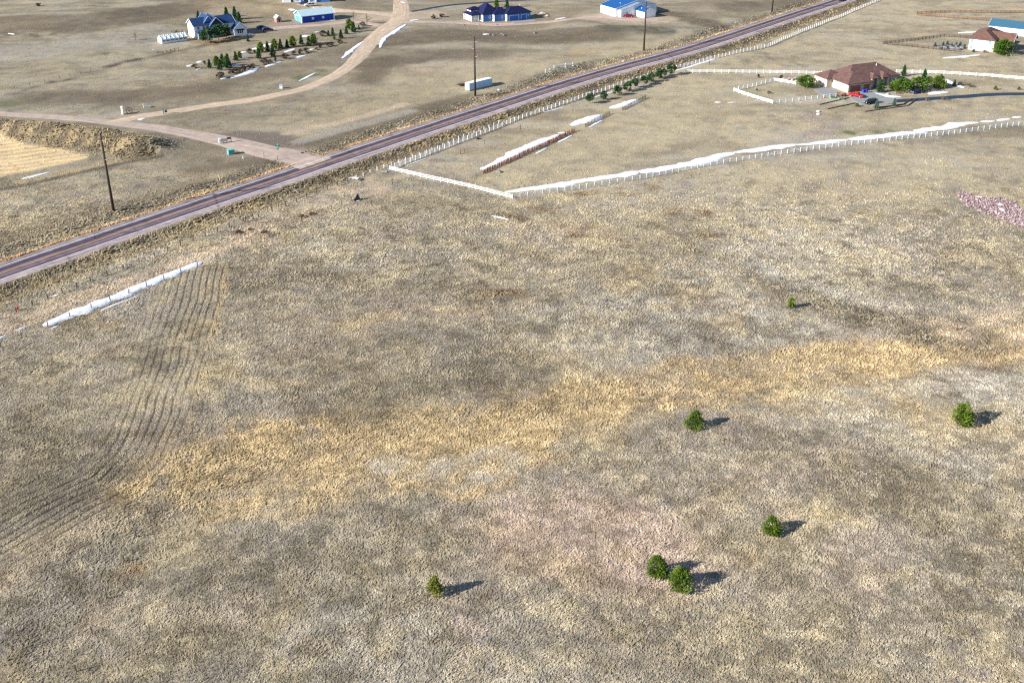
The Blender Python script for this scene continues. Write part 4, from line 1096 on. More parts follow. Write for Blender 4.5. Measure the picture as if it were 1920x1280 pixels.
# ---- white house at right with long rust-brown roof
h = house('white_house', 'white house with rust-brown hip roof at the right edge', (1861, 98), 58)
walls(h, 0, 20, 0, 10.4, 4.8, M_WALLW); hip(h, 0, 20, 0, 10.4, 4.8, 3.1, M_ROOFB2, .6)
walls(h, 5.4, 14, -6.5, .2, 4.4, M_DARKT); gable(h, 5.4, 14, -6.5, 4.5, 4.4, 2.6, M_ROOFB2, 'y', .7, wall=M_DARKT)  # wing and gable coloured dark to stand for shade
walls(h, -.25, .5, -.25, .9, 2.6, M_STONE, 'stone_corner')
for y, z in ((9.3, 3.0), (9.3, .3), (1.9, 3.0)): opening(h, '-x', 0, y, z, 1.0, 1.5, M_TRIM, M_GREEN)
opening(h, '-y', -6.5, 8, 2.2, .9, 1.3); opening(h, '-y', -6.5, 11.4, .2, 1.6, 2.2); opening(h, '-y', 0, 2.2, 2.4, 1.4, 1.4)
vent(h, 5, 7, 6.8, M_TPOST); vent(h, 9, 4, 7.3, M_TPOST)
h = house('metal_barn', 'white barn with teal metal roof behind the white house', (1852, 61), -33, 'barn')
walls(h, 0, 26, 0, 12, 3.3, M_WALLW2); gable(h, 0, 26, 0, 12, 3.3, 2.0, M_ROOFT, 'x', .4, wall=M_WALLW2)
for x in (9.8, 19.6): MB().box(x - .05, x + .05, -.06, 0, 0, 3.2).build('downpipe', M_GREYD, h)
vent(h, 17, 4, 5.0)

# ---- white two-storey house
h = house('two_storey_house', 'white two-storey house with shade-tinted navy roof above the plantation', (366, 73), 33)
walls(h, 0, 19.5, 0, 9, 5.7, M_WALLW); gable(h, 0, 19.5, 0, 9, 5.7, 2.5, M_ROOFN, 'x', .5, wall=M_WALLW)
walls(h, 7.6, 13.2, -1.0, 8, 5.69, M_SHADEB); gable(h, 7.4, 13.4, -1.0, 9.4, 5.6, 3.1, M_ROOFN, 'y', .6, wall=M_DARKT)
gable(h, 4.6, 10.6, 1.2, 9.6, 5.7, 3.5, M_ROOFN, 'y', .4, wall=M_SHADEB)
walls(h, 17.6, 23.8, -3.6, 7, 3.0, M_WALLW); gable(h, 17.6, 23.8, -3.6, 7, 3.0, 2.7, M_ROOFN, 'y', .5, wall=M_WALLW)
hip(h, .8, 8.2, -2.4, .4, 2.75, .9, M_ROOFN, .25, 'porch_roof'); 
for x in (1.0, 3.4, 5.8, 8.0): column(h, x, -2.2, .28, 2.75, M_TRIM)
MB().box(.6, 8.4, -2.5, 0, -.5, .35).build('porch_deck', M_GREYD, h)
hip(h, 18.6, 22.6, -4.4, -3.4, 2.3, .5, M_ROOFN, .1, 'window_hood')
for x in (19.6, 20.6, 21.6): opening(h, '-y', -3.6, x, .8, .7, 1.4)
for x in (2, 4.6, 6.4): opening(h, '-y', 0, x, 3.9, .9, 1.2)
for x in (15, 16.2): opening(h, '-y', 0, x, 4.0, .7, 1.1)
for x in (2.2, 4.6, 6.8): opening(h, '-y', 0, x, .8, 1.0, 1.5)
for y, z in ((2.5, 3.6), (6, 3.6), (3, .7), (6.4, .7)): opening(h, '-x', 0, y, z, .8, 1.3)

# ---- greenhouse
M_POLY = paint('polycarbonate', (.50, .58, .62), .25, .1, spec=.5)
h = house('greenhouse', 'long white greenhouse left of the two-storey house', (304, 83), 36, 'greenhouse')
walls(h, 0, 12, 0, 5, .9, M_WALLW, 'base_wall'); MB().box(.05, 11.95, .05, 4.95, .9, 1.9).build('side_glazing', M_POLY, h)
r = gable(h, 0, 12, 0, 5, 1.9, 1.5, M_POLY, 'x', .1, .08, wall=M_POLY, name='roof_glazing', trim=False)
for k in range(7):
    x = .0 + 2 * k
    MB().bar((x, -.08, .1), (x, -.08, 2.0), .14).bar((x, -.1, 1.98), (x, 2.5, 3.52), .14, .14).bar((x, 5.1, 1.98), (x, 2.5, 3.52), .14, .14).bar((x, 5.08, .1), (x, 5.08, 2.0), .14).build('rib', M_WALLW, h)
    if k < 6: MB().bar((x, -.08, 2.02), (x + 1, 2.4, 3.48), .1).bar((x + 2, -.08, 2.02), (x + 1, 2.4, 3.48), .1).build('cross_brace', M_WALLW, h); opening(h, '-y', 0, x + 1, 1.0, 1.3, .5, M_WALLW, M_GLASS, muntin=False)

# ---- blue shed and the little red shed
h = house('metal_shed', 'blue metal shed with pale roof above the plantation', (566, 44), 31, 'shed')
walls(h, .2, 17.2, .05, 9, 3.3, M_BLUE); gable(h, 0, 17.2, 0, 9, 3.3, 2.1, M_ROOFW, 'x', .45, wall=M_LBLUE)
MB().box(0, .19, .05, 9, -.5, 3.3).build('end_wall', M_LBLUE, h)
garage_door(h, '-x', 0, 4.6, 5.2, 2.8, M_LBLUE); MB().box(-.06, .5, -.06, .35, -.3, 3.2).build('corner_trim', M_TRIM, h); MB().box(16.8, 17.3, -.06, .35, -.3, 3.2).build('corner_trim', M_TRIM, h)
for x in (5.9, 11.3): opening(h, '-y', .05, x, 1.3, .9, .9, M_TRIM, M_POLY)
walls(h, .8, 5, 9.05, 11.4, 2.6, M_WALLW, 'lean_to'); vent(h, 9, 5.5, 5.4); vent(h, 12, 5, 5.4, M_TPOST)
h = house('garden_shed', 'little pink-red garden shed between white house and blue shed', (519, 43), 31, 'shed')
M_RED = paint('faded_red_boards', (.42, .17, .13), .8, .2)
walls(h, 0, 2.6, 0, 3.4, 2.0, M_RED); gable(h, 0, 2.6, 0, 3.4, 2.0, 1.2, M_ROOFW, 'y', .2, .1, wall=M_RED); opening(h, '-y', 0, 1.3, .1, 1.0, 1.9, M_TRIM, M_DARKT, 'door')

# ---- house at the top edge
h = house('cream_house', 'white house with shade-blue wing cut off by the top edge', (531, 5.5), 14)
walls(h, 0, 11, 0, 9, 5.5, M_WALLW); hip(h, 0, 11, 0, 9, 5.5, 2.6, M_ROOFN, .5)
walls(h, 9, 24, -3.2, 8, 3.4, M_SHADEB); hip(h, 9, 24, -3.2, 8, 3.4, 2.6, M_ROOFN, .5)
opening(h, '-y', 0, 4.6, 0, 1.4, 2.1, M_TRIM, M_GLASS, 'door'); opening(h, '-y', 0, 7, .8, 1.4, 1.4)
garage_door(h, '-y', -3.2, 11.6, 2.6, 2.3, M_GLASS); garage_door(h, '-y', -3.2, 15, 2.6, 2.3, M_GREYD); column(h, 13.3, -3.3, .6, 3.3, M_TRIM, 'pier'); column(h, 16.7, -3.3, .6, 3.3, M_TRIM, 'pier')

# ---- dark-roofed ranch house
h = house('ranch_house', 'ranch house with shade-blue walls and stepped dark shade-tinted hip roofs', (906, 41), 28)
walls(h, 0, 9, 0, 11, 3.3, M_SHADEB); hip(h, 0, 9.5, 0, 11, 3.3, 4.6, M_ROOFD, .6)
walls(h, 5.0, 13, -2.4, 8, 3.29, M_SHADEB); hip(h, 5.0, 15, -2.4, 8, 3.31, 2.7, M_ROOFD, .5)
walls(h, 10.8, 24, -4.9, 3.5, 3.28, M_SHADEB); hip(h, 10.8, 24, -4.9, 3.5, 3.32, 2.8, M_ROOFD, .55)
for x0, y0, y1 in ((0, 0, 3.2), (5.0, -2.4, 0), (10.8, -4.9, -2.4)): MB().box(x0 - .06, x0, y0 + .02, y1, -.4, 3.27).build('side_wall', M_WALLW, h)  # white sheets paint the sunlit side faces over the shade-blue walls
walls(h, -4.6, .0, 4.2, 11, 2.9, M_WALLW, 'porch_wall'); hip(h, -5.4, 1, 2.0, 11.4, 2.95, 1.6, M_ROOFD, .3, 'porch_roof')
for y in (2.3, 5, 7.8, 10.6): column(h, -5.3, y, .35, 2.95, M_TRIM)
for x in (-3.4, -1.5): column(h, x, 2.2, .35, 2.95, M_TRIM)
hip(h, -3.6, 2, 6.5, 10.5, 4.6, 1.5, M_ROOFD, .35, 'dormer_roof'); walls(h, -3.6, 1, 6.5, 10.5, 4.6, M_WALLW, 'dormer')
garage_door(h, '-y', -4.9, 14.6, 5.2, 2.5, M_GARB); garage_door(h, '-y', -4.9, 20.2, 2.9, 2.5, M_GARB)
for x, y in ((3.7, 0), (9.2, -2.4)): opening(h, '-y', y, x, 1.3, .8, 1.1)
opening(h, '-y', -4.9, 22.8, 1.7, .4, .5); vent(h, 20, -.5, 6.1)

# ---- white metal barn with blue roof
h = house('white_barn', 'white metal barn with bright blue roof near the top edge', (1154, 32), 31, 'barn')
walls(h, .02, 25, 0, 13, 4.0, M_WALLW2); gable(h, 0, 25, 0, 13, 4.0, 2.7, M_ROOFM, 'y', .35, wall=M_WALLW2)
MB().box(-.04, .02, .02, 12.95, -.5, 3.98).build('side_wall', M_WALLW, h)
M_ROOFG = ribbed('grey_blue_roof', (.16, .26, .38), .9, 'X', .15, .45)
walls(h, 1.4, 23.6, -2.6, 0, 3.6, M_WALLW2, 'front_bay'); gable(h, 1.4, 23.6, -2.6, -.4, 3.6, 2.4, M_ROOFG, 'y', .3, wall=M_WALLW2)
garage_door(h, '-x', -.05, 5.2, 3.6, 3.0, M_GREYD); opening(h, '-y', -2.6, 2.6, 0, .9, 2.1, M_TRIM, M_TRIM, 'door'); opening(h, '-y', -2.6, 5.4, 1.2, .9, 1.0, M_TRIM, M_GREEN)
walls(h, 10.3, 17.2, -10.2, -2.5, 3.0, M_WALLW2, 'garage_wing'); gable(h, 10.3, 17.2, -10.2, -2.2, 3.0, 1.5, M_ROOFM, 'y', .3, wall=M_WALLW2); MB().box(10.24, 10.3, -10.18, -2.6, -.4, 2.98).build('side_wall', M_WALLW, h)
vent(h, 5.5, 4, 5.4); vent(h, 11.6, -6, 4.0)

# ---- white cargo container on the verge
h = house('cargo_container', 'white cargo container parked beside the utility pole', (880, 171.5), 44, 'container')
M_CONT = ribbed('shade_blue_corrugated_steel', (.36, .52, .68), .28, 'X', .18, .5)  # white container; blue shade of the long side is in the colour
MB().box(.1, 12.1, .05, 2.39, .45, 2.95).build('body', M_CONT, h); MB().box(0, 12.2, 0, 2.44, 2.95, 3.05).build('roof', M_WALLW, h); MB().box(0, 12.2, 0, 2.44, .3, .45).build('floor_frame', M_GREYD, h)
for y in (.03, 1.235): MB().box(-.02, .1, y + .02, y + 1.17, .47, 2.93).build('door', M_WALLW, h)
for y in (.5, 1.0, 1.5, 2.0): MB().tube((-.06, y, .5), (-.06, y, 2.9), .035, n=6).build('lock_rod', M_STEEL, h)
for x in (.15, 12.05):
    for y in (.1, 2.34): MB().box(x - .12, x + .12, y - .1, y + .1, .28, 3.06).build('corner_post', M_GREYD, h)
for x in (2.0, 10.2): MB().box(x - .4, x + .4, .3, 2.1, -.4, .3).build('sleeper', M_WOOD, h)

# ---- flat trailer behind the container
h = house('flat_trailer', 'rusty flat trailer standing left of the white container', (860, 163), 30, 'trailer')
MB().box(0, 4.2, 0, 1.9, .55, .7).build('deck', M_WOOD, h); MB().bar((0, .95, .6), (-1.8, .95, .5), .12).build('drawbar', M_TPOST, h)
for x in (1.4, 2.4):
    for y in (-.12, 2.02):
        w = MB().tube((x, y - .1, .35), (x, y + .1, .35), .35, n=14).build('wheel', paint('tyre_rubber', (.02, .02, .02), .9), h); MB().tube((x, y - .11, .35), (x, y + .11, .35), .18, n=10).build('rim', M_STEEL, w)
for x in (.1, 1.4, 2.8, 4.1): MB().bar((x, .05, .7), (x, .05, 1.5), .07).build('stanchion', M_TPOST, h)
MB().bar((.1, .05, 1.5), (4.1, .05, 1.5), .07).build('side_rail', M_TPOST, h)
# ================================================================== VEHICLES AND SMALL THINGS
M_TYRE = paint('tyre_rubber', (.02, .02, .022), .9, .1)
M_RIM = paint('alloy_rim', (.5, .5, .52), .35, .05, metal=.7)
M_LAMP = paint('headlamp_glass', (.7, .7, .68), .15, .05, spec=.6)
M_TAIL = paint('tail_lamp', (.35, .02, .02), .25, .05)
M_CGLASS = paint('car_glass', (.010, .013, .02), .15, .05, spec=.4)
PROFILES = {   # side outline of the lower body and of the cabin (x forward, z up), for a 4.6 m long car
    'sedan': ([(-2.3, .35), (-2.3, .85), (-1.9, .98), (1.0, .98), (2.15, .78), (2.3, .6), (2.3, .35)], [(-1.85, .96), (-1.15, 1.42), (.35, 1.45), (1.15, .96)]),
    'suv': ([(-2.3, .4), (-2.3, 1.05), (-2.2, 1.12), (1.05, 1.12), (2.15, .98), (2.3, .75), (2.3, .4)], [(-2.22, 1.1), (-2.0, 1.75), (.4, 1.78), (1.1, 1.1)]),
    'pickup': ([(-2.3, .5), (-2.3, 1.1), (-.85, 1.1), (-.84, 1.12), (1.2, 1.12), (2.2, 1.05), (2.3, .85), (2.3, .5)], [(-.8, 1.1), (-.7, 1.8), (.55, 1.82), (1.15, 1.1)])}
def vehicle(name, label, px, heading, kind, col, L=4.7, Wd=1.85, glass=None, cat='car'):
    o = empty(name, G3(*px, .10), R(heading)); tag(o, label, cat)
    m = cached(('car', col), lambda: paint('car_paint', col, .38, .03, spec=.35, coat=.15))
    k = L / 4.6; low, cab = PROFILES[kind]; hw = Wd / 2
    def ring(pts, y, inset=0): return [(x * k, y, z) for x, z in pts]
    body = MB().loft([ring(low, -hw * .94), ring(low, -hw), ring(low, hw), ring(low, hw * .94)]).build('body', m, o)
    top = [(x, z) for x, z in cab]
    c0 = [(x * k, -hw * (.96 if z < 1.2 else .78), z) for x, z in top]; c1 = [(x * k, hw * (.96 if z < 1.2 else .78), z) for x, z in top]
    MB().loft([c0, c1]).build('cabin', M_CGLASS, o)
    rx0, rx1, rz = top[1][0] * k, top[2][0] * k, max(top[1][1], top[2][1])
    MB().box(rx0 - .05, rx1 + .05, -hw * .79, hw * .79, rz - .02, rz + .05).build('roof_panel', m, o)
    for s in (-1, 1):
        for a, b in ((0, 1), (3, 2)):
            p, q = c0[a] if s < 0 else c1[a], c0[b] if s < 0 else c1[b]
            MB().bar((p[0], p[1] * 1.005, p[2]), (q[0], q[1] * 1.005, q[2]), .09).build('pillar', m, o)
        mid = (top[1][0] + top[2][0]) / 2 * k
        MB().bar((mid, s * hw * .965, top[0][1]), (mid, s * hw * .785, rz), .1).build('pillar', m, o)
        for x in (-1.42 * k, 1.42 * k):
            w = MB().tube((x, s * (hw - .2), .34), (x, s * (hw + .02), .34), .35, n=16).build('wheel', M_TYRE, o); MB().tube((x, s * (hw + .02), .34), (x, s * (hw + .035), .34), .21, n=12).build('rim', M_RIM, w)
        zl = low[-3][1]
        MB().box(2.24 * k, 2.31 * k, s * hw * .62 - .18, s * hw * .62 + .18, zl - .16, zl + .02).build('headlight', M_LAMP, o)
        MB().box(-2.32 * k, -2.26 * k, s * hw * .72 - .14, s * hw * .72 + .14, .78, .98).build('tail_light', M_TAIL, o)
    if kind == 'pickup': MB().box(-2.2 * k, -.95 * k, -hw * .85, hw * .85, 1.1, 1.115).build('truck_bed', M_CGLASS, o)
    return o
RED, BLACK, NAVY, WHITE = (.55, .012, .015), (.010, .011, .014), (.012, .02, .075), (.75, .75, .76)
vehicle('pickup_truck', 'bright red pickup truck before the brown house garage', (1605, 182), 143, 'pickup', RED, 5.6, 2.0, cat='truck')
vehicle('parked_car', 'black off-roader on the apron beside the blue spruce', (1632, 195), 205, 'suv', BLACK, 5.2, 1.95)
vehicle('parked_car', 'dark blue car parked beside the asphalt drive', (1719, 175), 203, 'sedan', NAVY, 4.9, 1.9)
vehicle('parked_car', 'dark blue saloon at the white two-storey house, the nearer one', (502, 59), 25, 'suv', NAVY, 5.0, 1.95)
vehicle('parked_car', 'dark blue car at the white two-storey house, the farther one', (491, 54), 28, 'sedan', NAVY, 4.9, 1.9)
vehicle('parked_car', 'crimson car parked before the white metal barn', (1178.5, 33), 170, 'sedan', (.20, .008, .03), 5.0, 1.85)
vehicle('parked_car', 'dark car before the house at the top edge', (569, 9), 165, 'sedan', NAVY, 4.8, 1.85)
vehicle('box_truck', 'white van before the house at the top edge', (581, 12), 200, 'suv', WHITE, 5.4, 2.1, cat='van')
vehicle('moving_car', 'dark car driving on the highway at the top edge', (1578, 2), 51, 'sedan', BLACK, 4.7, 1.85)

def thing(name, label, px, cat, rz=0, group=None): o = empty(name, G3(*px), R(rz)); tag(o, label, cat, group); return o
# roadside cabinet, mail boxes, sign
M_CABG = paint('green_cabinet', (.10, .30, .28), .5, .08)
o = thing('electric_cabinet', 'teal-green electric cabinet in the grass by the junction', (433, 289), 'cabinet', 35)
MB().box(-1.0, 1.0, -.8, .8, .1, 1.5).build('body', M_CABG, o); MB().box(-1.06, 1.06, -.86, .86, 1.5, 1.62).build('lid', paint('green_lid', (.16, .38, .36), .5), o); MB().box(-1.1, 1.1, -.9, .9, -.2, .1).build('plinth', M_CONC, o)
MB().box(1.0, 1.02, -.5, .5, .3, 1.3).build('door', M_DARKT, o)
o = thing('mailbox_stand', 'cluster of pale mail boxes beside the gravel road junction', (419, 268.5), 'mailbox', 30)
MB().box(-1.5, -.8, -.4, .4, .45, 1.7).build('parcel_box', M_WALLW, o); MB().box(-1.25, -1.05, -.1, .1, -.3, .45).build('post', M_STEEL, o)
MB().box(-.7, .9, -.4, .4, .6, 1.6).build('letter_box', M_STEEL, o); MB().box(0, .2, -.1, .1, -.3, .6).build('post', M_STEEL, o)
MB().bar((1.1, 0, 1.2), (2.8, 0, 1.2), .14, .25).build('rail', M_WOOD, o)
for x in (1.2, 2.7): MB().tube((x, 0, -.3), (x, 0, 1.3), .09, n=7).build('post', M_WOOD, o)
for x in (1.5, 2.0, 2.5): MB().box(x - .17, x + .17, -.3, .3, 1.35, 1.72).build('letter_box', M_DARKT, o)
o = thing('street_sign', 'green street name sign at the highway junction', (522, 291.5), 'sign', 20)
MB().tube((0, 0, -.3), (0, 0, 3.0), .06, n=8).build('pole', M_STEEL, o)
M_SIGN = paint('green_sign', (.02, .33, .24), .4, .03)
MB().box(-.85, .85, -.03, .03, 3.02, 3.4).build('name_plate', M_SIGN, o); MB().box(-.03, .03, -.8, .8, 3.42, 3.8).build('name_plate', M_SIGN, o)
pl = MB().add([(.45 * math.cos(a), -.09, 2.3 + .45 * math.sin(a)) for a in [math.pi / 8 + k * math.pi / 4 for k in range(8)]] + [(.45 * math.cos(a), -.065, 2.3 + .45 * math.sin(a)) for a in [math.pi / 8 + k * math.pi / 4 for k in range(8)]],
              [tuple(range(8)), tuple(range(15, 7, -1))] + [(k, (k + 1) % 8, (k + 1) % 8 + 8, k + 8) for k in range(8)]).build('stop_plate', M_STEEL, o)
# lane entrance: wheel monument, white post, mail box
o = thing('wagon_wheel', 'old wagon wheel standing at the lane entrance', (243, 214), 'wheel', 15)
mb = MB()
for k in range(18):
    a, b = 2 * math.pi * k / 18, 2 * math.pi * (k + 1) / 18
    mb.bar((1.1 * math.cos(a), 0, 1.25 + 1.1 * math.sin(a)), (1.1 * math.cos(b), 0, 1.25 + 1.1 * math.sin(b)), .16, .2)
mb.build('rim', M_TPOST, o)
for k in range(8): MB().bar((0, 0, 1.25), (1.1 * math.cos(k * math.pi / 4), 0, 1.25 + 1.1 * math.sin(k * math.pi / 4)), .09).build('spoke', M_TPOST, o)
MB().tube((0, -.2, 1.25), (0, .2, 1.25), .18, n=10).build('hub', M_TPOST, o); MB().box(-1.9, 2.6, -.35, .35, -.2, .28).build('timber_base', M_WOOD, o)
o = thing('gate_pillar', 'white pillar left of the wagon wheel', (230, 214), 'pillar'); MB().box(-.3, .3, -.3, .3, -.3, 2.6).build('shaft', M_WHITE, o); MB().box(-.42, .42, -.42, .42, 2.6, 2.8).build('cap', M_WHITE, o)
o = thing('mailbox', 'dark mail box on a post beside the lane entrance', (307, 214), 'mailbox', 20); MB().box(-.15, .15, -.15, .15, -.3, 2.4).build('post', M_CABG, o); MB().box(.5, 1.3, -.3, .3, .6, 1.3).build('box', M_DARKT, o); MB().bar((.0, 0, .9), (.6, 0, .9), .12).build('arm', M_WOOD, o)
o = thing('water_trough', 'small pale stock trough beyond the wagon wheel', (277, 202), 'trough', 10)
MB().loft([[(-1.1, -.5, -.1), (1.1, -.5, -.1), (1.1, .5, -.1), (-1.1, .5, -.1)], [(-1.2, -.6, .7), (1.2, -.6, .7), (1.2, .6, .7), (-1.2, .6, .7)]]).build('basin', M_STEEL, o); MB().tube((-1.5, 0, -.2), (-1.5, 0, 1.6), .07, n=6).build('post', M_WHITE, o)
o = thing('utility_box', 'small white utility box beside the curving gravel lane', (527, 166), 'box', 10); MB().box(-.6, .6, -.5, .5, -.1, 1.2).build('case', M_WALLW, o); MB().box(-.66, .66, -.56, .56, 1.2, 1.32).build('lid', M_GREYD, o)
# white horse-jump frames beyond the highway
for lab, px, n in [('small white jump frame, leftmost of three by the highway', (1026.5, 136), 1), ('long white jump frame, middle of three by the highway', (1050, 127.5), 3), ('white jump frame, rightmost of three by the highway', (1067, 124.5), 2)]:
    o = thing('jump_frame', lab, px, 'jump frame', 25, 'white jump frames')
    L = .9 * n
    for x in (-L, L):
        MB().box(x - .1, x + .1, -.1, .1, -.3, 1.5).build('upright', M_WHITE, o)
        MB().bar((x, -.6, .05), (x, .6, .05), .12).build('foot', M_WHITE, o)
    for z in (.5, .9, 1.25)[:max(2, n)]: MB().bar((-L, 0, z), (L, 0, z), .14).build('rail', M_WHITE, o)
# black tent-shaped debris near the ditch
o = thing('tarp_heap', 'black tent-shaped tarpaulin heap with snow at its foot', (670, 375), 'tarpaulin', 20)
M_TARP = paint('black_tarp', (.016, .017, .02), .5, .3)
MB().add([(-1.2, -.6, -.1), (1.0, -.7, -.1), (1.1, .7, -.1), (-1.1, .6, -.1), (.1, -.1, 2.0), (.45, .2, 1.6), (-.5, .1, .9)],
         [(0, 1, 4), (1, 2, 5), (1, 5, 4), (2, 3, 6), (2, 6, 5), (5, 6, 4), (3, 0, 6), (0, 4, 6)]).build('cover', M_TARP, o); MB().tube((-2.6, -.8, 0), (-.4, 0, .7), .07, n=6).build('pole', M_WOOD, o)
# red ball and white board in the ditch
o = thing('marker_ball', 'small bright red marker in the near ditch at left', (33, 582), 'marker')
MB().loft([[(r * math.cos(2 * math.pi * k / 10), r * math.sin(2 * math.pi * k / 10), z) for k in range(10)] for r, z in ((.1, .25), (.3, .35), (.36, .6), (.3, .85), (.08, .95))]).build('ball', paint('red_plastic', (.6, .01, .02), .4, .03), o, smooth=True); MB().tube((0, 0, -.3), (0, 0, .35), .05, n=6).build('stem', M_STEEL, o)
# septic lids
for lab, px in [('upper one of two round white lids in the pasture', (1534, 210)), ('lower one of two round white lids in the pasture', (1534, 215))]:
    o = thing('septic_lid', lab, px, 'lid', 0, 'white tank lids'); MB().tube((0, 0, -.1), (0, 0, .35), .55, n=16).build('riser', M_WHITE, o); MB().tube((0, 0, .35), (0, 0, .45), .62, .5, n=16).build('cover', M_WHITE, o)
# things round the brown house
M_BIN = paint('blue_bin_plastic', (.02, .05, .42), .45, .05)
for k, (px, lab) in enumerate([((1619, 174.5), 'left one of two blue wheelie bins by garage'), ((1624, 174.2), 'right one of two blue wheelie bins by garage')]):
    o = thing('wheelie_bin', lab, px, 'bin', 23 + 8 * k, 'blue wheelie bins')
    MB().loft([[(-.32, -.36, .12), (.32, -.36, .12), (.32, .36, .12), (-.32, .36, .12)], [(-.42, -.46, 1.25), (.42, -.46, 1.25), (.42, .46, 1.25), (-.42, .46, 1.25)]]).build('body', M_BIN, o)
    MB().box(-.45, .45, -.5, .5, 1.25, 1.36).build('lid', M_BIN, o)
    for x in (-.3, .3): MB().tube((x - .05, .42, .16), (x + .05, .42, .16), .16, n=10).build('wheel', M_TYRE, o)
o = thing('lawn_tractor', 'small red ride-on mower left of the red pickup', (1582, 180), 'mower', 150)
MB().box(-.7, .8, -.4, .4, .35, .75).build('hood', paint('mower_red', (.4, .02, .02), .4), o); MB().box(-.6, -.2, -.3, .3, .75, 1.15).build('seat', M_TYRE, o); MB().bar((.2, 0, .75), (.0, 0, 1.15), .08).build('steering_column', M_TYRE, o)
for x, r in ((-.5, .34), (.6, .24)):
    for y in (-.5, .5): MB().tube((x, y - .1, r), (x, y + .1, r), r, n=12).build('wheel', M_TYRE, o)
M_TEAL = paint('teal_plastic', (.12, .45, .36), .5, .05)
for lab, px in [('teal garden tub nearest the white yard fence end', (1561, 184)), ('teal garden tub in front of the red mower', (1577, 187))]:
    o = thing('garden_tub', lab, px, 'tub', 15, 'teal garden tubs')
    MB().loft([[(-.9, -.5, -.05), (.9, -.5, -.05), (.9, .5, -.05), (-.9, .5, -.05)], [(-1.1, -.65, .5), (1.1, -.65, .5), (1.1, .65, .5), (-1.1, .65, .5)]]).build('basin', M_TEAL, o); MB().box(-.95, .95, -.52, .52, .5, .53).build('soil', M_WOOD, o)
o = thing('garden_bench', 'weathered timber bench between bushes and blue car', (1685, 176), 'bench', 5)
MB().box(-1.1, 1.1, -.3, .3, .42, .5).build('seat', M_REDWOOD, o); MB().box(-1.1, 1.1, .28, .34, .6, 1.05).build('backrest', M_REDWOOD, o)
for x in (-.95, .95):
    for y in (-.25, .25): MB().box(x - .05, x + .05, y - .05, y + .05, -.1, .42).build('leg', M_WOOD, o)
def edging(lab, a, c, n=8):
    A, B = G3(*a), G3(*c); o = empty('timber_edging', A); tag(o, lab, 'edging', 'timber edgings round the brown house')
    for k in range(n):
        p, q = A.lerp(B, k / n), A.lerp(B, (k + .96) / n); p.z = gz(p.x, p.y) + .12; q.z = gz(q.x, q.y) + .12
        MB().bar(p - A, q - A, .3, .4).build('sleeper', M_WOOD, o)
for lab, a, c in [('short dark timber edging left of the concrete apron', (1537, 197), (1592, 184)), ('timber edging stretching left from the apron corner', (1552, 205), (1604, 194)), ('timber edging below the concrete apron', (1622, 210), (1702, 199)),
                  ('upper of two dark timber edgings beside asphalt drive', (1694, 196), (1710, 186)), ('lower of two dark timber edgings beside asphalt drive', (1700, 200), (1720, 186)), ('timber edging between blue spruce and right spruce', (1648, 202), (1696, 196))]: edging(lab, a, c)
# rocks
def rock(name, lab, px, s, mat, group=None, cat='boulder'):
    c = G3(*px); bm = bmesh.new(); bmesh.ops.create_icosphere(bm, subdivisions=2, radius=1)
    rs = random.Random(int(px[0] * 7 + px[1]))
    for v in bm.verts: v.co = Vector((v.co.x * s, v.co.y * s * .8, v.co.z * s * .6)) * rs.uniform(.8, 1.12)
    me = bpy.data.meshes.new(name); bm.to_mesh(me); bm.free(); me.materials.append(mat)
    o = link(name, me, None, c + Vector((0, 0, s * .3)), (0, 0, rs.uniform(0, 6))); tag(o, lab, cat, group); return o
M_ROCK = paint('field_stone', (.34, .27, .23), .9, .3, 1.5, bump=.5); M_ROCKG = paint('grey_stone', (.15, .15, .16), .9, .25, 1.5, bump=.5)
for k, px in enumerate([(1470, 150), (1475, 151), (1480, 149.5), (1486, 150.5), (1491, 149)]): rock('boulder', ORD[k] + ' reddish boulder from the left behind the yard fence', px, 1.0, M_ROCK, 'boulders behind the yard fence')
for k, px in enumerate([(1012, 30), (1018, 28), (1004, 29), (1026, 31)]): rock('boulder', ['pale', 'big rusty', 'small', 'low'][k] + ' rock in the heap right of ranch house', px, [1.2, 1.8, .9, 1.1][k], M_ROCK, 'rock heap')
for k, px in enumerate([(1762, 92), (1771, 92), (1779, 90), (1786, 93), (1795, 94), (1803, 92), (1790, 88)]): rock('boulder', ORD[k] + ' grey boulder in the garden left of white house', px, 1.5, M_ROCKG, 'garden boulders')
for k, px in enumerate([(918, 66), (925, 67), (941, 65), (945, 67), (1003, 63)]): rock('boulder', ORD[k] + ' small rock in the rough pasture below ranch house', px, .9, M_ROCKG, 'pasture rocks')
for k, px in enumerate([(870, 48), (899, 46.5), (931, 47), (775, 43)]): rock('boulder', ORD[k] + ' kerb stone along the pink drive', px, .55, M_ROCKG, 'kerb stones on the pink drive')
rock('boulder', 'pale stone beside the foot of the red snow fence', (936, 323), .8, M_ROCKG); rock('boulder', 'dark stone under the white roadside fence', (895, 261), .8, paint('dark_stone', (.05, .05, .06), .9, .2))
rock('boulder', 'small white stone in the ditch beside container', (935, 170), .6, M_WHITE); rock('boulder', 'landscaping stone on the snowy bank by apron', (1664, 178), 1.0, M_ROCK)
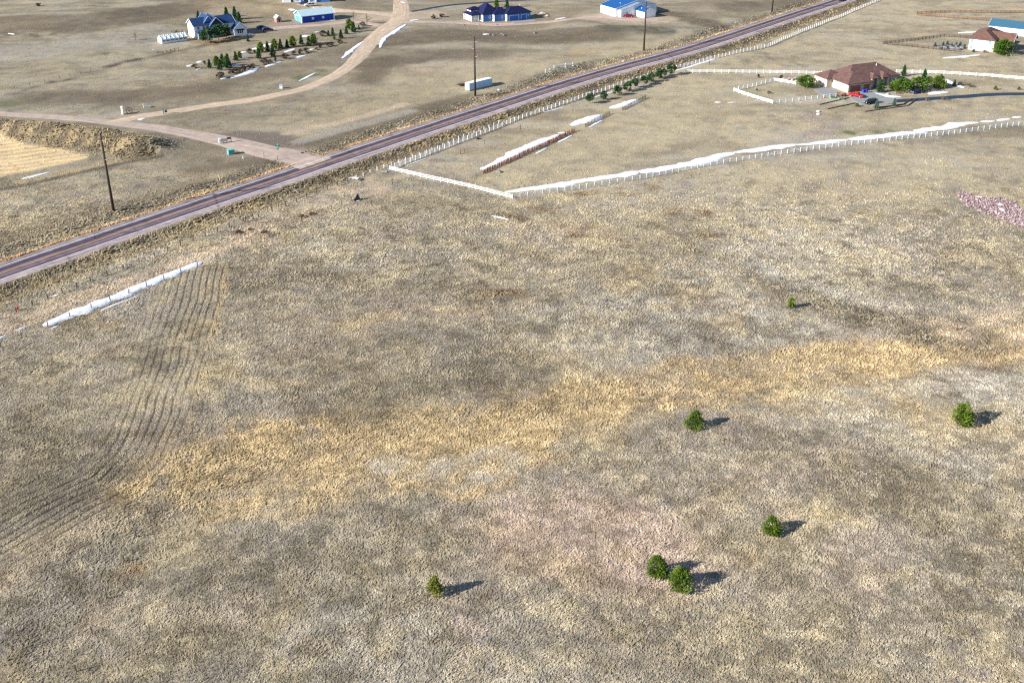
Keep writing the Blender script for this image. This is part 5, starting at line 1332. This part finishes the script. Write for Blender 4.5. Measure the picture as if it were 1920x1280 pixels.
# ================================================================== TREES AND SHRUBS
def leaf_mat(name, a, b, c, scale=1.2):
    m, nt, bs = _mat(name)
    tc = N(nt, 'TexCoord'); n1 = N(nt, 'TexNoise', i_Scale=scale, i_Detail=3.0, i_Roughness=.7); nt.links.new(tc.outputs['Object'], n1.inputs['Vector'])
    geo = N(nt, 'NewGeometry')
    col = mul(nt, ramp(nt, n1.outputs[0], [(0.3, a), (0.5, b), (0.72, c)]), ramp(nt, geo.outputs['Random Per Island'], [(0, .65), (1, 1.35)]))
    oi = N(nt, 'ObjectInfo'); col = mul(nt, col, ramp(nt, oi.outputs['Random'], [(0, (.8, .85, .85)), (1, (1.2, 1.12, 1.1))]))
    nt.links.new(col, bs.inputs['Base Color']); bs.inputs['Roughness'].default_value = .6; bs.inputs['Specular IOR Level'].default_value = .15
    tr = N(nt, 'BsdfTranslucent'); nt.links.new(col, tr.inputs[0]); mx = N(nt, 'MixShader'); mx.inputs[0].default_value = .25
    nt.links.new(bs.outputs[0], mx.inputs[1]); nt.links.new(tr.outputs[0], mx.inputs[2]); nt.links.new(mx.outputs[0], nt.nodes['Material Output'].inputs[0])
    return m
LM = {'pine': leaf_mat('pine_needles', (.035, .065, .010), (.10, .165, .016), (.22, .27, .03)),
      'yellow': leaf_mat('yellowish_needles', (0.0540, 0.0810, 0.0135), (0.1485, 0.1755, 0.0270), (0.2565, 0.2565, 0.0473)),
      'spruce': leaf_mat('spruce_needles', (0.0175, 0.0459, 0.0189), (0.0405, 0.0945, 0.0324), (0.0810, 0.1485, 0.0473)),
      'blue': leaf_mat('blue_spruce_needles', (0.0400, 0.0750, 0.0600), (0.0850, 0.1400, 0.1100), (0.1300, 0.1900, 0.1500)),
      'bush': leaf_mat('bright_leaves', (.025, .062, .008), (.07, .14, .016), (.15, .21, .03)),
      'brown': leaf_mat('brown_foliage', (.030, .020, .014), (.062, .040, .026), (.10, .065, .042)),
      'tan': leaf_mat('dry_shrub', (.12, .09, .06), (.2, .15, .1), (.28, .2, .14))}
M_BARK = paint('bark', (.085, .06, .045), .95, .35, 3)

def crown_mesh(name, H, prof, n, leaf, mat, seed, base=.08, clumps=0, tiers=0):
    """leaf-sized spiky faces spread through the crown; prof(t) = radius at height t"""
    r = random.Random(seed); mb = MB()
    lobes = [(r.uniform(0, 6.283), r.uniform(base, .92), r.uniform(.75, 1.25)) for _ in range(clumps)]
    for k in range(n):
        t = base + (1 - base) * (r.random() ** 1.15)
        a = r.uniform(0, 6.283); rr = prof(t)
        if tiers:
            ph = (t * tiers) % 1.0; rr *= .62 + .55 * (1 - ph)
            rr *= .82 + .28 * math.sin(a * 5 + int(t * tiers) * 2.1)
        if lobes:
            la, lt, ls = r.choice(lobes); a = la + r.gauss(0, .42); t = min(.99, max(base, lt + r.gauss(0, .07))); rr = prof(t) * ls
        d = rr * (r.random() ** .38) if r.random() < .85 else rr * 1.12
        p = Vector((math.cos(a) * d, math.sin(a) * d, t * H + r.gauss(0, .02 * H)))
        out = Vector((math.cos(a), math.sin(a), .35 + r.gauss(0, .45))).normalized()
        s = leaf * r.uniform(.6, 1.3); side = out.cross(Vector((r.gauss(0, 1), r.gauss(0, 1), r.gauss(0, 1)))).normalized() * s * .5; up = side.cross(out).normalized() * s * .4
        mb.add([p - side, p + side * .3 + up, p + out * s * 1.2, p - up * .9, p + side], [(0, 1, 2), (2, 1, 4), (0, 2, 3), (3, 2, 4)])
    return mb.mesh(name, mat, fix=False)

def trunk_mesh(H, r0, top=.85, limbs=0, spread=.4, seed=0):
    r = random.Random(seed); mb = MB(); bend = [Vector((0, 0, -.3))]
    for k in range(1, 5): bend.append(Vector((r.gauss(0, .015) * H, r.gauss(0, .015) * H, H * top * k / 4)))
    for k in range(4): mb.tube(bend[k], bend[k + 1], r0 * (1 - k * .22), r0 * (1 - (k + 1) * .22), n=7, cap=(k == 0))
    for k in range(limbs):
        a = r.uniform(0, 6.283); z = H * r.uniform(.2, .75); L = spread * H * r.uniform(.4, .8) * (1.1 - z / H)
        p = Vector((0, 0, z)); q = p + Vector((math.cos(a) * L, math.sin(a) * L, L * r.uniform(.1, .7))); mb.tube(p, q, r0 * .32, r0 * .1, n=5)
        if spread > .5:
            for _ in range(3): mb.tube(p.lerp(q, r.uniform(.4, .9)), q + Vector((r.gauss(0, .12), r.gauss(0, .12), r.uniform(.0, .2))) * H, r0 * .12, r0 * .04, n=4)
    return mb.mesh('trunk', M_BARK, fix=False)

cone = lambda R0: (lambda t: R0 * max(.04, (1 - t)) ** .85)
egg = lambda R0, lo=.35: (lambda t: R0 * math.sqrt(max(0.02, 1 - ((t - lo) / (1 - lo if t > lo else lo * 1.05)) ** 2)))
pinep = lambda R0: (lambda t: R0 * min(1.0, (t + .03) / .2) ** .6 * max(.03, 1 - t) ** .6 * 1.2)
SPEC = {  # unit-height trees: profile, faces, leaf, material, tiers/lobes, trunk radius
    'pine': (pinep(.44), 1300, .058, 'pine', 0, 34, .035, .06), 'yellow': (pinep(.38), 1000, .06, 'yellow', 0, 30, .035, .06), 'spruce': (cone(.27), 520, .075, 'spruce', 8, 0, .022, .07),
    'blue': (cone(.36), 420, .08, 'blue', 7, 0, .025, .03), 'rowpine': (egg(.34, .45), 480, .085, 'spruce', 0, 18, .03, .22), 'bush': (egg(.62, .42), 1000, .085, 'bush', 0, 40, .05, .03),
    'greenpine': (egg(.30, .35), 560, .08, 'pine', 6, 0, .03, .12), 'brown': (egg(.55, .4), 420, .09, 'brown', 0, 16, .04, .02), 'juniper': (egg(.34, .3), 380, .085, 'brown', 0, 12, .03, .02), 'tan': (egg(.7, .4), 260, .1, 'tan', 0, 10, .03, .0)}
_tm = {}
def tree(name, label, px, H, kind, wide=1.0, group=None, cat='tree', var=None):
    prof, n, leaf, mat, tiers, lobes, tr, base = SPEC[kind]
    v = random.randrange(3) if var is None else var
    if (kind, v) not in _tm:
        _tm[kind, v] = (crown_mesh('crown', 1.0, prof, n, leaf, LM[mat], hash(kind) % 97 + v * 11 if False else sum(map(ord, kind)) + v * 11, base, lobes, tiers), trunk_mesh(1.0, tr, .8, 5, .35, v))
    cm, tmesh = _tm[kind, v]
    o = empty(name, G3(*px), random.uniform(0, 6.28)); tag(o, label, cat, group)
    link('trunk', tmesh, o, None, None, (H, H, H)); link('crown', cm, o, None, None, (H * wide, H * wide, H))
    return o

fg = 'young pines dotted over the foreground'
tree('pine_tree', 'small yellowish pine standing alone at bottom centre', (815, 1114), 3.7, 'yellow', .82, fg)
tree('pine_tree', 'upper left one of a pair of bright green pines', (1231, 1078), 4.0, 'pine', .86, fg, var=0)
tree('pine_tree', 'lower right one of a pair of bright green pines', (1276, 1102), 4.3, 'pine', .9, fg, var=1)
tree('pine_tree', 'squat bushy green pine below the golden weeds', (1302, 800), 3.5, 'pine', 1.1, fg, var=2)
tree('pine_tree', 'biggest bushy green pine at the right edge', (1802, 794), 5.0, 'pine', .84, fg, var=1)
tree('pine_tree', 'lone green pine between the pair and the right edge', (1446, 1000), 3.7, 'pine', .85, fg, var=0)
tree('pine_tree', 'tiny slim pine on the dark slope near centre right', (1483, 577), 2.6, 'greenpine', 1.0, fg)
for k, (x, y, H) in enumerate([(1106, 195, 4.0), (1131, 188, 3.6), (1158, 179, 4.0), (1175, 172, 4.1), (1190, 166, 4.0), (1207, 160, 3.8), (1221, 154, 3.9), (1234, 148, 4.2), (1245, 143, 3.0), (1258, 141, 4.6)]):
    tree('pine_tree', ORD[k] + ' pine from the left in the row beside the highway fence', (x, y), H, 'rowpine', 1.05, 'pines in a row beside the highway fence')
P8 = lambda x, y: (350 + x / 8, 60 + y / 8)
spr = [(*P8(345, 545), 3.6), (*P8(455, 520), 4.2), (*P8(505, 575), 4.4), (*P8(540, 490), 4.4), (*P8(625, 545), 5.8), (*P8(600, 520), 4.2), (*P8(738, 430), 3.8), (*P8(800, 400), 3.0), (*P8(1085, 402), 4.6), (*P8(1115, 310), 4.4),
       (*P8(1215, 290), 4.2), (*P8(1295, 375), 5.0), (*P8(1320, 255), 4.2), (*P8(1410, 255), 4.3), (*P8(1510, 240), 3.7), (*P8(1595, 225), 4.6), (*P8(1720, 188), 4.1), (*P8(1835, 212), 4.4), (*P8(1905, 190), 4.6),
       (639.5, 72.5, 4.0), (655, 55.5, 4.8), (663, 60.5, 4.8), (624, 65, 3.2), (649.5, 64, 3.4), (616, 68, 2.8), (465, 78, 2.8), (627, 75, 1.8), (673, 56, 2.2)]
spr.sort()
for k, (x, y, H) in enumerate(spr):
    tree('spruce_tree', ORD[k] + ' conifer from the left in the plantation above the gravel lane', (x, y), H, ['spruce', 'greenpine', 'spruce'][k % 3], 1.12, 'plantation conifers')
br = [(*P8(130, 550), 1.9), (*P8(270, 490), 1.6), (*P8(505, 692), 2.6), (*P8(650, 625), 1.8), (*P8(715, 625), 2.0), (*P8(775, 605), 2.0), (*P8(850, 585), 2.4), (*P8(930, 565), 1.9), (*P8(1000, 545), 1.9), (*P8(1165, 492), 2.6),
      (*P8(1250, 470), 1.6), (*P8(1335, 440), 1.7), (*P8(955, 325), 2.2), (*P8(1020, 325), 1.7), (*P8(1480, 402), 2.4), (*P8(1620, 350), 1.9), (*P8(1710, 335), 2.3), (*P8(1800, 312), 2.2), (601, 90, 1.8), (617, 88, 2.1), (622, 86, 1.9), (638, 82, 1.9), (607, 68, 2.6), (680, 50, 2.2), (594, 94, 1.2)]
br.sort()
for k, (x, y, H) in enumerate(br):
    tree('brown_shrub', ORD[k] + ' brown winter shrub from the left in the plantation', (x, y), H, 'juniper' if k % 3 == 1 else 'brown', 1.1, 'brown plantation shrubs', 'shrub')
for lab, x, y, H, kd, w in [('tall pine before the left end of the white two-storey house', 387, 81, 6.8, 'rowpine', 1.0), ('widest pine before the white two-storey house', 410, 76, 7.0, 'rowpine', 1.15), ('right pine before the white two-storey house', 424, 72, 6.2, 'rowpine', 1.0),
                            ('left spruce behind the white two-storey house', 425, 32, 4.6, 'spruce', 1.2), ('tallest spruce behind the white two-storey house', 441, 37, 6.0, 'spruce', 1.1), ('spruce behind the right end of white two-storey house', 449, 44, 5.4, 'spruce', 1.1),
                            ('dark spruce peeking over the white house roof', 372, 34, 3.4, 'spruce', 1.2), ('left slender conifer behind the dark-roofed ranch house', 931, 15, 4.4, 'greenpine', 1.0), ('right slender conifer behind the dark-roofed ranch house', 950.5, 16, 6.4, 'spruce', .7),
                            ('dark spruce beside the brown house entrance', 1650, 173, 5.0, 'spruce', 1.3), ('small spruce behind the right end of brown house', 1694, 143, 4.4, 'spruce', 1.1), ('spruce rising behind the bushes right of brown house', 1732, 152, 4.6, 'spruce', 1.2),
                            ('blue spruce standing beside the black off-roader', 1643, 203.5, 3.2, 'blue', 1.15), ('slim blue spruce at the edge of the apron', 1676, 199, 2.9, 'blue', .95), ('small spruce in the shaded snow right of bushes', 1789, 162, 2.6, 'spruce', 1.2),
                            ('tiny yellow-green conifer beside the asphalt drive', 1866, 168.5, 1.6, 'yellow', 1.3), ('tiny conifer by the asphalt drive at right edge', 1910, 168.5, 1.3, 'yellow', 1.3), ('lone dark shrub-like tree near the top left corner', 73, 12, 2.0, 'juniper', 1.6),
                            ('round leafy tree before the white-walled house at right', 1881, 103, 6.4, 'bush', .95)]:
    tree('conifer' if kd != 'bush' else 'leafy_tree', lab, (x, y), H, kd, w)
for lab, x, y, H, kd, w in [('big round green bush left of the brown house', 1510, 163, 4.4, 'bush', 1.15), ('first big green bush right of brown house entrance', 1690, 171, 4.8, 'bush', 1.1), ('second big green bush, behind the blue car', 1722, 169, 5.0, 'bush', 1.15), ('rightmost big green bush beyond the blue car', 1759, 164, 5.2, 'pine', 1.25),
                            ('green shrub between entrance and first big bush', 1674, 167, 2.6, 'bush', 1.0), ('small green bush behind second big bush', 1741, 155, 2.4, 'bush', 1.0), ('small yellow shrub at the apron corner', 1607, 200, 1.4, 'yellow', 1.4), ('dry tan shrub left of the red mower', 1570, 181, 1.6, 'tan', .9),
                            ('bare reddish shrub below the asphalt drive', 1771, 188, 1.7, 'tan', .8), ('small bare shrub below the asphalt drive', 1739, 190, 1.2, 'tan', .8), ('brown shrub beside the pink drive, left one', 812, 35, 2.0, 'juniper', 1.4), ('brown shrub beside the pink drive, right one', 828, 32, 2.0, 'juniper', 1.5),
                            ('tall brown shrub at left corner of ranch house', 876, 34, 2.2, 'brown', 1.0), ('dark shrub in the yard lawn of brown house', 1442, 176, 1.0, 'brown', 1.3), ('small green shrub in yard lawn, left', 1419, 170, 1.0, 'spruce', 1.5), ('small shrub behind the boulders', 1465, 148, 1.5, 'juniper', 1.3), ('small spiky shrub along the back fence', 1422, 146, 1.4, 'juniper', 1.2),
                            ('reddish hedge shrub right of the shaded snow', 1806, 160, 1.6, 'tan', 1.6), ('reddish hedge shrub farther right of the shaded snow', 1818, 163, 1.4, 'tan', 1.7), ('green shrub at the foot of the white house wall', 1825, 98, 1.6, 'blue', 1.7), ('purplish shrub at the foot of white house wall', 1846, 98, 1.3, 'tan', 1.6),
                            ('bare grey thicket beside the greenhouse', 334, 66, 2.0, 'tan', 1.5)]:
    tree('shrub', lab, (x, y), H, kd, w, None, 'shrub')
for k, (x, y) in enumerate([(1753, 87), (1768, 86), (1776, 84), (1784, 89), (1792, 87), (1800, 86), (1808, 90), (1772, 91)]):
    tree('garden_shrub', ORD[k] + ' blue-green shrub in the rock garden by white house', (x, y), 1.7, 'blue', 1.6, 'rock garden shrubs', 'shrub')
for lab, x, y, H in [('bare leafless tree on the slope left of greenhouse', 254, 75, 4.2), ('tall bare tree beside the curving gravel lane', 688, 46, 6.0), ('thin bare tree between blue shed and lane', 663, 37, 4.6)]:
    o = empty('bare_tree', G3(x, y)); tag(o, lab, 'tree', 'leafless trees'); link('trunk', trunk_mesh(1.0, .03, .9, 16, .75, int(x)), o, None, None, (H, H, H))
# dead weeds and brush heaps
for k, (x, y, H) in enumerate([(448, 437, .8), (470, 432, .7), (495, 437, .8), (565, 407, .8), (585, 403, .7)]): tree('weed_clump', ORD[k] + ' reddish dead weed clump from the left near the ditch', (x, y), H, 'brown', 1.8, 'dead weed clumps', 'weeds')
# ================================================================== GRASS
def tuft_material():
    m, nt, b = _mat('dry_grass_blades')
    at = N(nt, 'Attribute', attribute_name='tint', attribute_type='INSTANCER')
    oi = N(nt, 'ObjectInfo')
    nt.links.new(at.outputs['Color'], b.inputs['Base Color'])
    b.inputs['Roughness'].default_value = .9; b.inputs['Specular IOR Level'].default_value = .05
    return m

def tuft_mesh(name, n, rad, hgt, w, mat, seed):
    """wind-laid bunch grass: blades lean over towards +x"""
    r = random.Random(seed); mb = MB()
    for k in range(n):
        a = 2 * math.pi * (k + r.random()) / n; ca, sa = math.cos(a), math.sin(a)
        l = rad * r.uniform(.6, 1.15); h = hgt * r.uniform(.65, 1.2); ww = w * r.uniform(.7, 1.2)
        b0 = rad * r.uniform(.1, .6); lean = rad * r.uniform(.7, 1.9)
        c0 = Vector((ca * b0 * 1.7 - rad * .5, sa * b0, 0))
        p0 = c0 + Vector((0, 0, -.04)); p1 = c0 + Vector((ca * l * .3 + lean * .4, sa * l * .3, h * .85)); p2 = c0 + Vector((ca * l * .6 + lean, sa * l * .6, h * r.uniform(.6, 1.0)))
        t = Vector((-sa * .6, 1, 0)).normalized() * ww
        mb.add([p0 - t, p0 + t, p1 + t * .8, p1 - t * .8, p2], [(0, 1, 2, 3), (3, 2, 4)])
    return mb.mesh(name, mat, fix=False)

M_TUFT = tuft_material()
tcol = bpy.data.collections.new('grass_tuft_kinds')
for i, (n, rad, hgt, w) in enumerate([(9, .15, .15, .045), (10, .19, .17, .05), (8, .12, .20, .04), (11, .22, .13, .055)]):
    o = bpy.data.objects.new('grass_tuft', tuft_mesh('grass_tuft', n, rad, hgt, w, M_TUFT, i)); tcol.objects.link(o)

def scatter():
    X, Y, S = [], [], []
    y = 96.0
    while y < 640:
        dy = 4.0
        half = 12 + (y + 4) * .49
        dens = 17.0 if y < 150 else 17.0 * (150 / y) ** 2.3
        n = int(dens * dy * 2 * half)
        X.append(RNG.uniform(-half, half, n)); Y.append(RNG.uniform(y, y + dy, n)); S.append(np.full(n, min(1.35, max(1.0, y / 200.0))))
        y += dy
    return np.concatenate(X), np.concatenate(Y), np.concatenate(S)

tx, ty, ts = scatter()
_c = on_grid(tx, ty, GCOL); tc_, tm, tr_, tp_ = _c[:, :3], _c[:, 3], _c[:, 4], _c[:, 5]
keep = np.ones(len(tx), bool)
rd, _s = road_coords(tx, ty)
keep &= np.abs(rd) > 6.5
keep &= (RNG.random(len(tx)) > tm * .9) | (np.sin(tp_ + 1.1) > -.35)     # mown ground: tufts stand in rows
for P, hw in RIBBONS + SNOWS:
    P2 = P[::3] + [P[-1]]
    xs = [p[0] for p in P2]; ys = [p[1] for p in P2]
    m = (tx > min(xs) - 15) & (tx < max(xs) + 15) & (ty > min(ys) - 15) & (ty < max(ys) + 15)
    d = np.full(len(tx), 1e9); d[m] = poly_dist(tx[m], ty[m], P2)[0]
    keep &= d > hw * 1.08
for (cx, cy, r) in KEEP_OUT:
    keep &= np.hypot(tx - cx, ty - cy) > r
clump = fbm(tx, ty, 3.5, 3, 1234)
keep &= RNG.random(len(tx)) < .6 + .6 * sstep(.3, .65, clump)
keep &= RNG.random(len(tx)) < .15 + .85 * tr_
tx, ty, ts, tc_, tm, tr_, clump, rd = tx[keep], ty[keep], ts[keep], tc_[keep], tm[keep], tr_[keep], clump[keep], rd[keep]
tz = land(tx, ty)
g1 = fbm(tx, ty, 1.5, 2, 4321); g2 = fbm(tx, ty, 4.0, 2, 4331)
val = RNG.uniform(.85, 1.2, len(tx)) * (.74 + .42 * sstep(.25, .7, g1)) * (.86 + .24 * sstep(.3, .7, g2))
mixc = np.clip(.16 + .5 * (.26 - tc_[:, 0]) / .2, .06, .45)[:, None]
strawy = C_STRAW * np.where(ty > 320, .72, 1.0)[:, None]  # far straw darkened to follow the shade put into the ground colour
tint = (tc_ * (1 - mixc) + strawy * mixc) * val[:, None] * np.array([1.18, 1.14, 1.04])
flow = -.5 + fbm(tx, ty, 16, 3, 777) * 2.2 + fbm(tx, ty, 3.0, 2, 778) * 1.6
sc_ = .78 * ts * RNG.uniform(.65, 1.25, len(tx)) * (.8 + .4 * clump) * np.where(tm > .35, .75, 1.0)
sc_ = sc_ * (.55 + .45 * tr_)
gold = (tc_[:, 0] / tc_[:, 2] > 1.9)
sc_ = sc_ * np.where(gold, 1.35, 1.0)
sc_ = sc_ * np.where((np.abs(rd) < 17), 1.45, 1.0)
bd = poly_dist(tx, ty, BANK)[0]
sc_ = sc_ * np.where(bd < 12, 1.45, 1.0)
me = bpy.data.meshes.new('prairie_tufts')
me.vertices.add(len(tx)); me.vertices.foreach_set('co', np.column_stack([tx, ty, tz]).astype(np.float32).ravel())
a = me.attributes.new('tint', 'FLOAT_COLOR', 'POINT'); a.data.foreach_set('color', np.column_stack([np.clip(tint, .01, .8), np.ones(len(tx))]).astype(np.float32).ravel())
a = me.attributes.new('size', 'FLOAT', 'POINT'); a.data.foreach_set('value', sc_.astype(np.float32))
a = me.attributes.new('turn', 'FLOAT', 'POINT'); a.data.foreach_set('value', (flow + RNG.normal(0, .45, len(tx))).astype(np.float32))
grass = link('prairie_tufts', me)
tag(grass, 'clumps of dry bunch grass growing all over the prairie', 'grass', kind='stuff')
ng = bpy.data.node_groups.new('scatter_tufts', 'GeometryNodeTree')
ng.interface.new_socket('Geometry', in_out='INPUT', socket_type='NodeSocketGeometry')
ng.interface.new_socket('Geometry', in_out='OUTPUT', socket_type='NodeSocketGeometry')
gi, go = ng.nodes.new('NodeGroupInput'), ng.nodes.new('NodeGroupOutput')
mp = ng.nodes.new('GeometryNodeMeshToPoints')
ip = ng.nodes.new('GeometryNodeInstanceOnPoints')
ci = ng.nodes.new('GeometryNodeCollectionInfo'); ci.inputs['Collection'].default_value = tcol; ci.inputs['Separate Children'].default_value = True; ci.inputs['Reset Children'].default_value = True
asz = ng.nodes.new('GeometryNodeInputNamedAttribute'); asz.data_type = 'FLOAT'; asz.inputs['Name'].default_value = 'size'
atn = ng.nodes.new('GeometryNodeInputNamedAttribute'); atn.data_type = 'FLOAT'; atn.inputs['Name'].default_value = 'turn'
cx = ng.nodes.new('ShaderNodeCombineXYZ')
L = ng.links.new
L(gi.outputs[0], mp.inputs['Mesh']); L(mp.outputs[0], ip.inputs['Points']); L(ci.outputs[0], ip.inputs['Instance'])
ip.inputs['Pick Instance'].default_value = True
L(atn.outputs[0], cx.inputs[2]); L(cx.outputs[0], ip.inputs['Rotation']); L(asz.outputs[0], ip.inputs['Scale'])
L(ip.outputs[0], go.inputs[0])
md = grass.modifiers.new('scatter', 'NODES'); md.node_group = ng
print('tufts', len(tx))
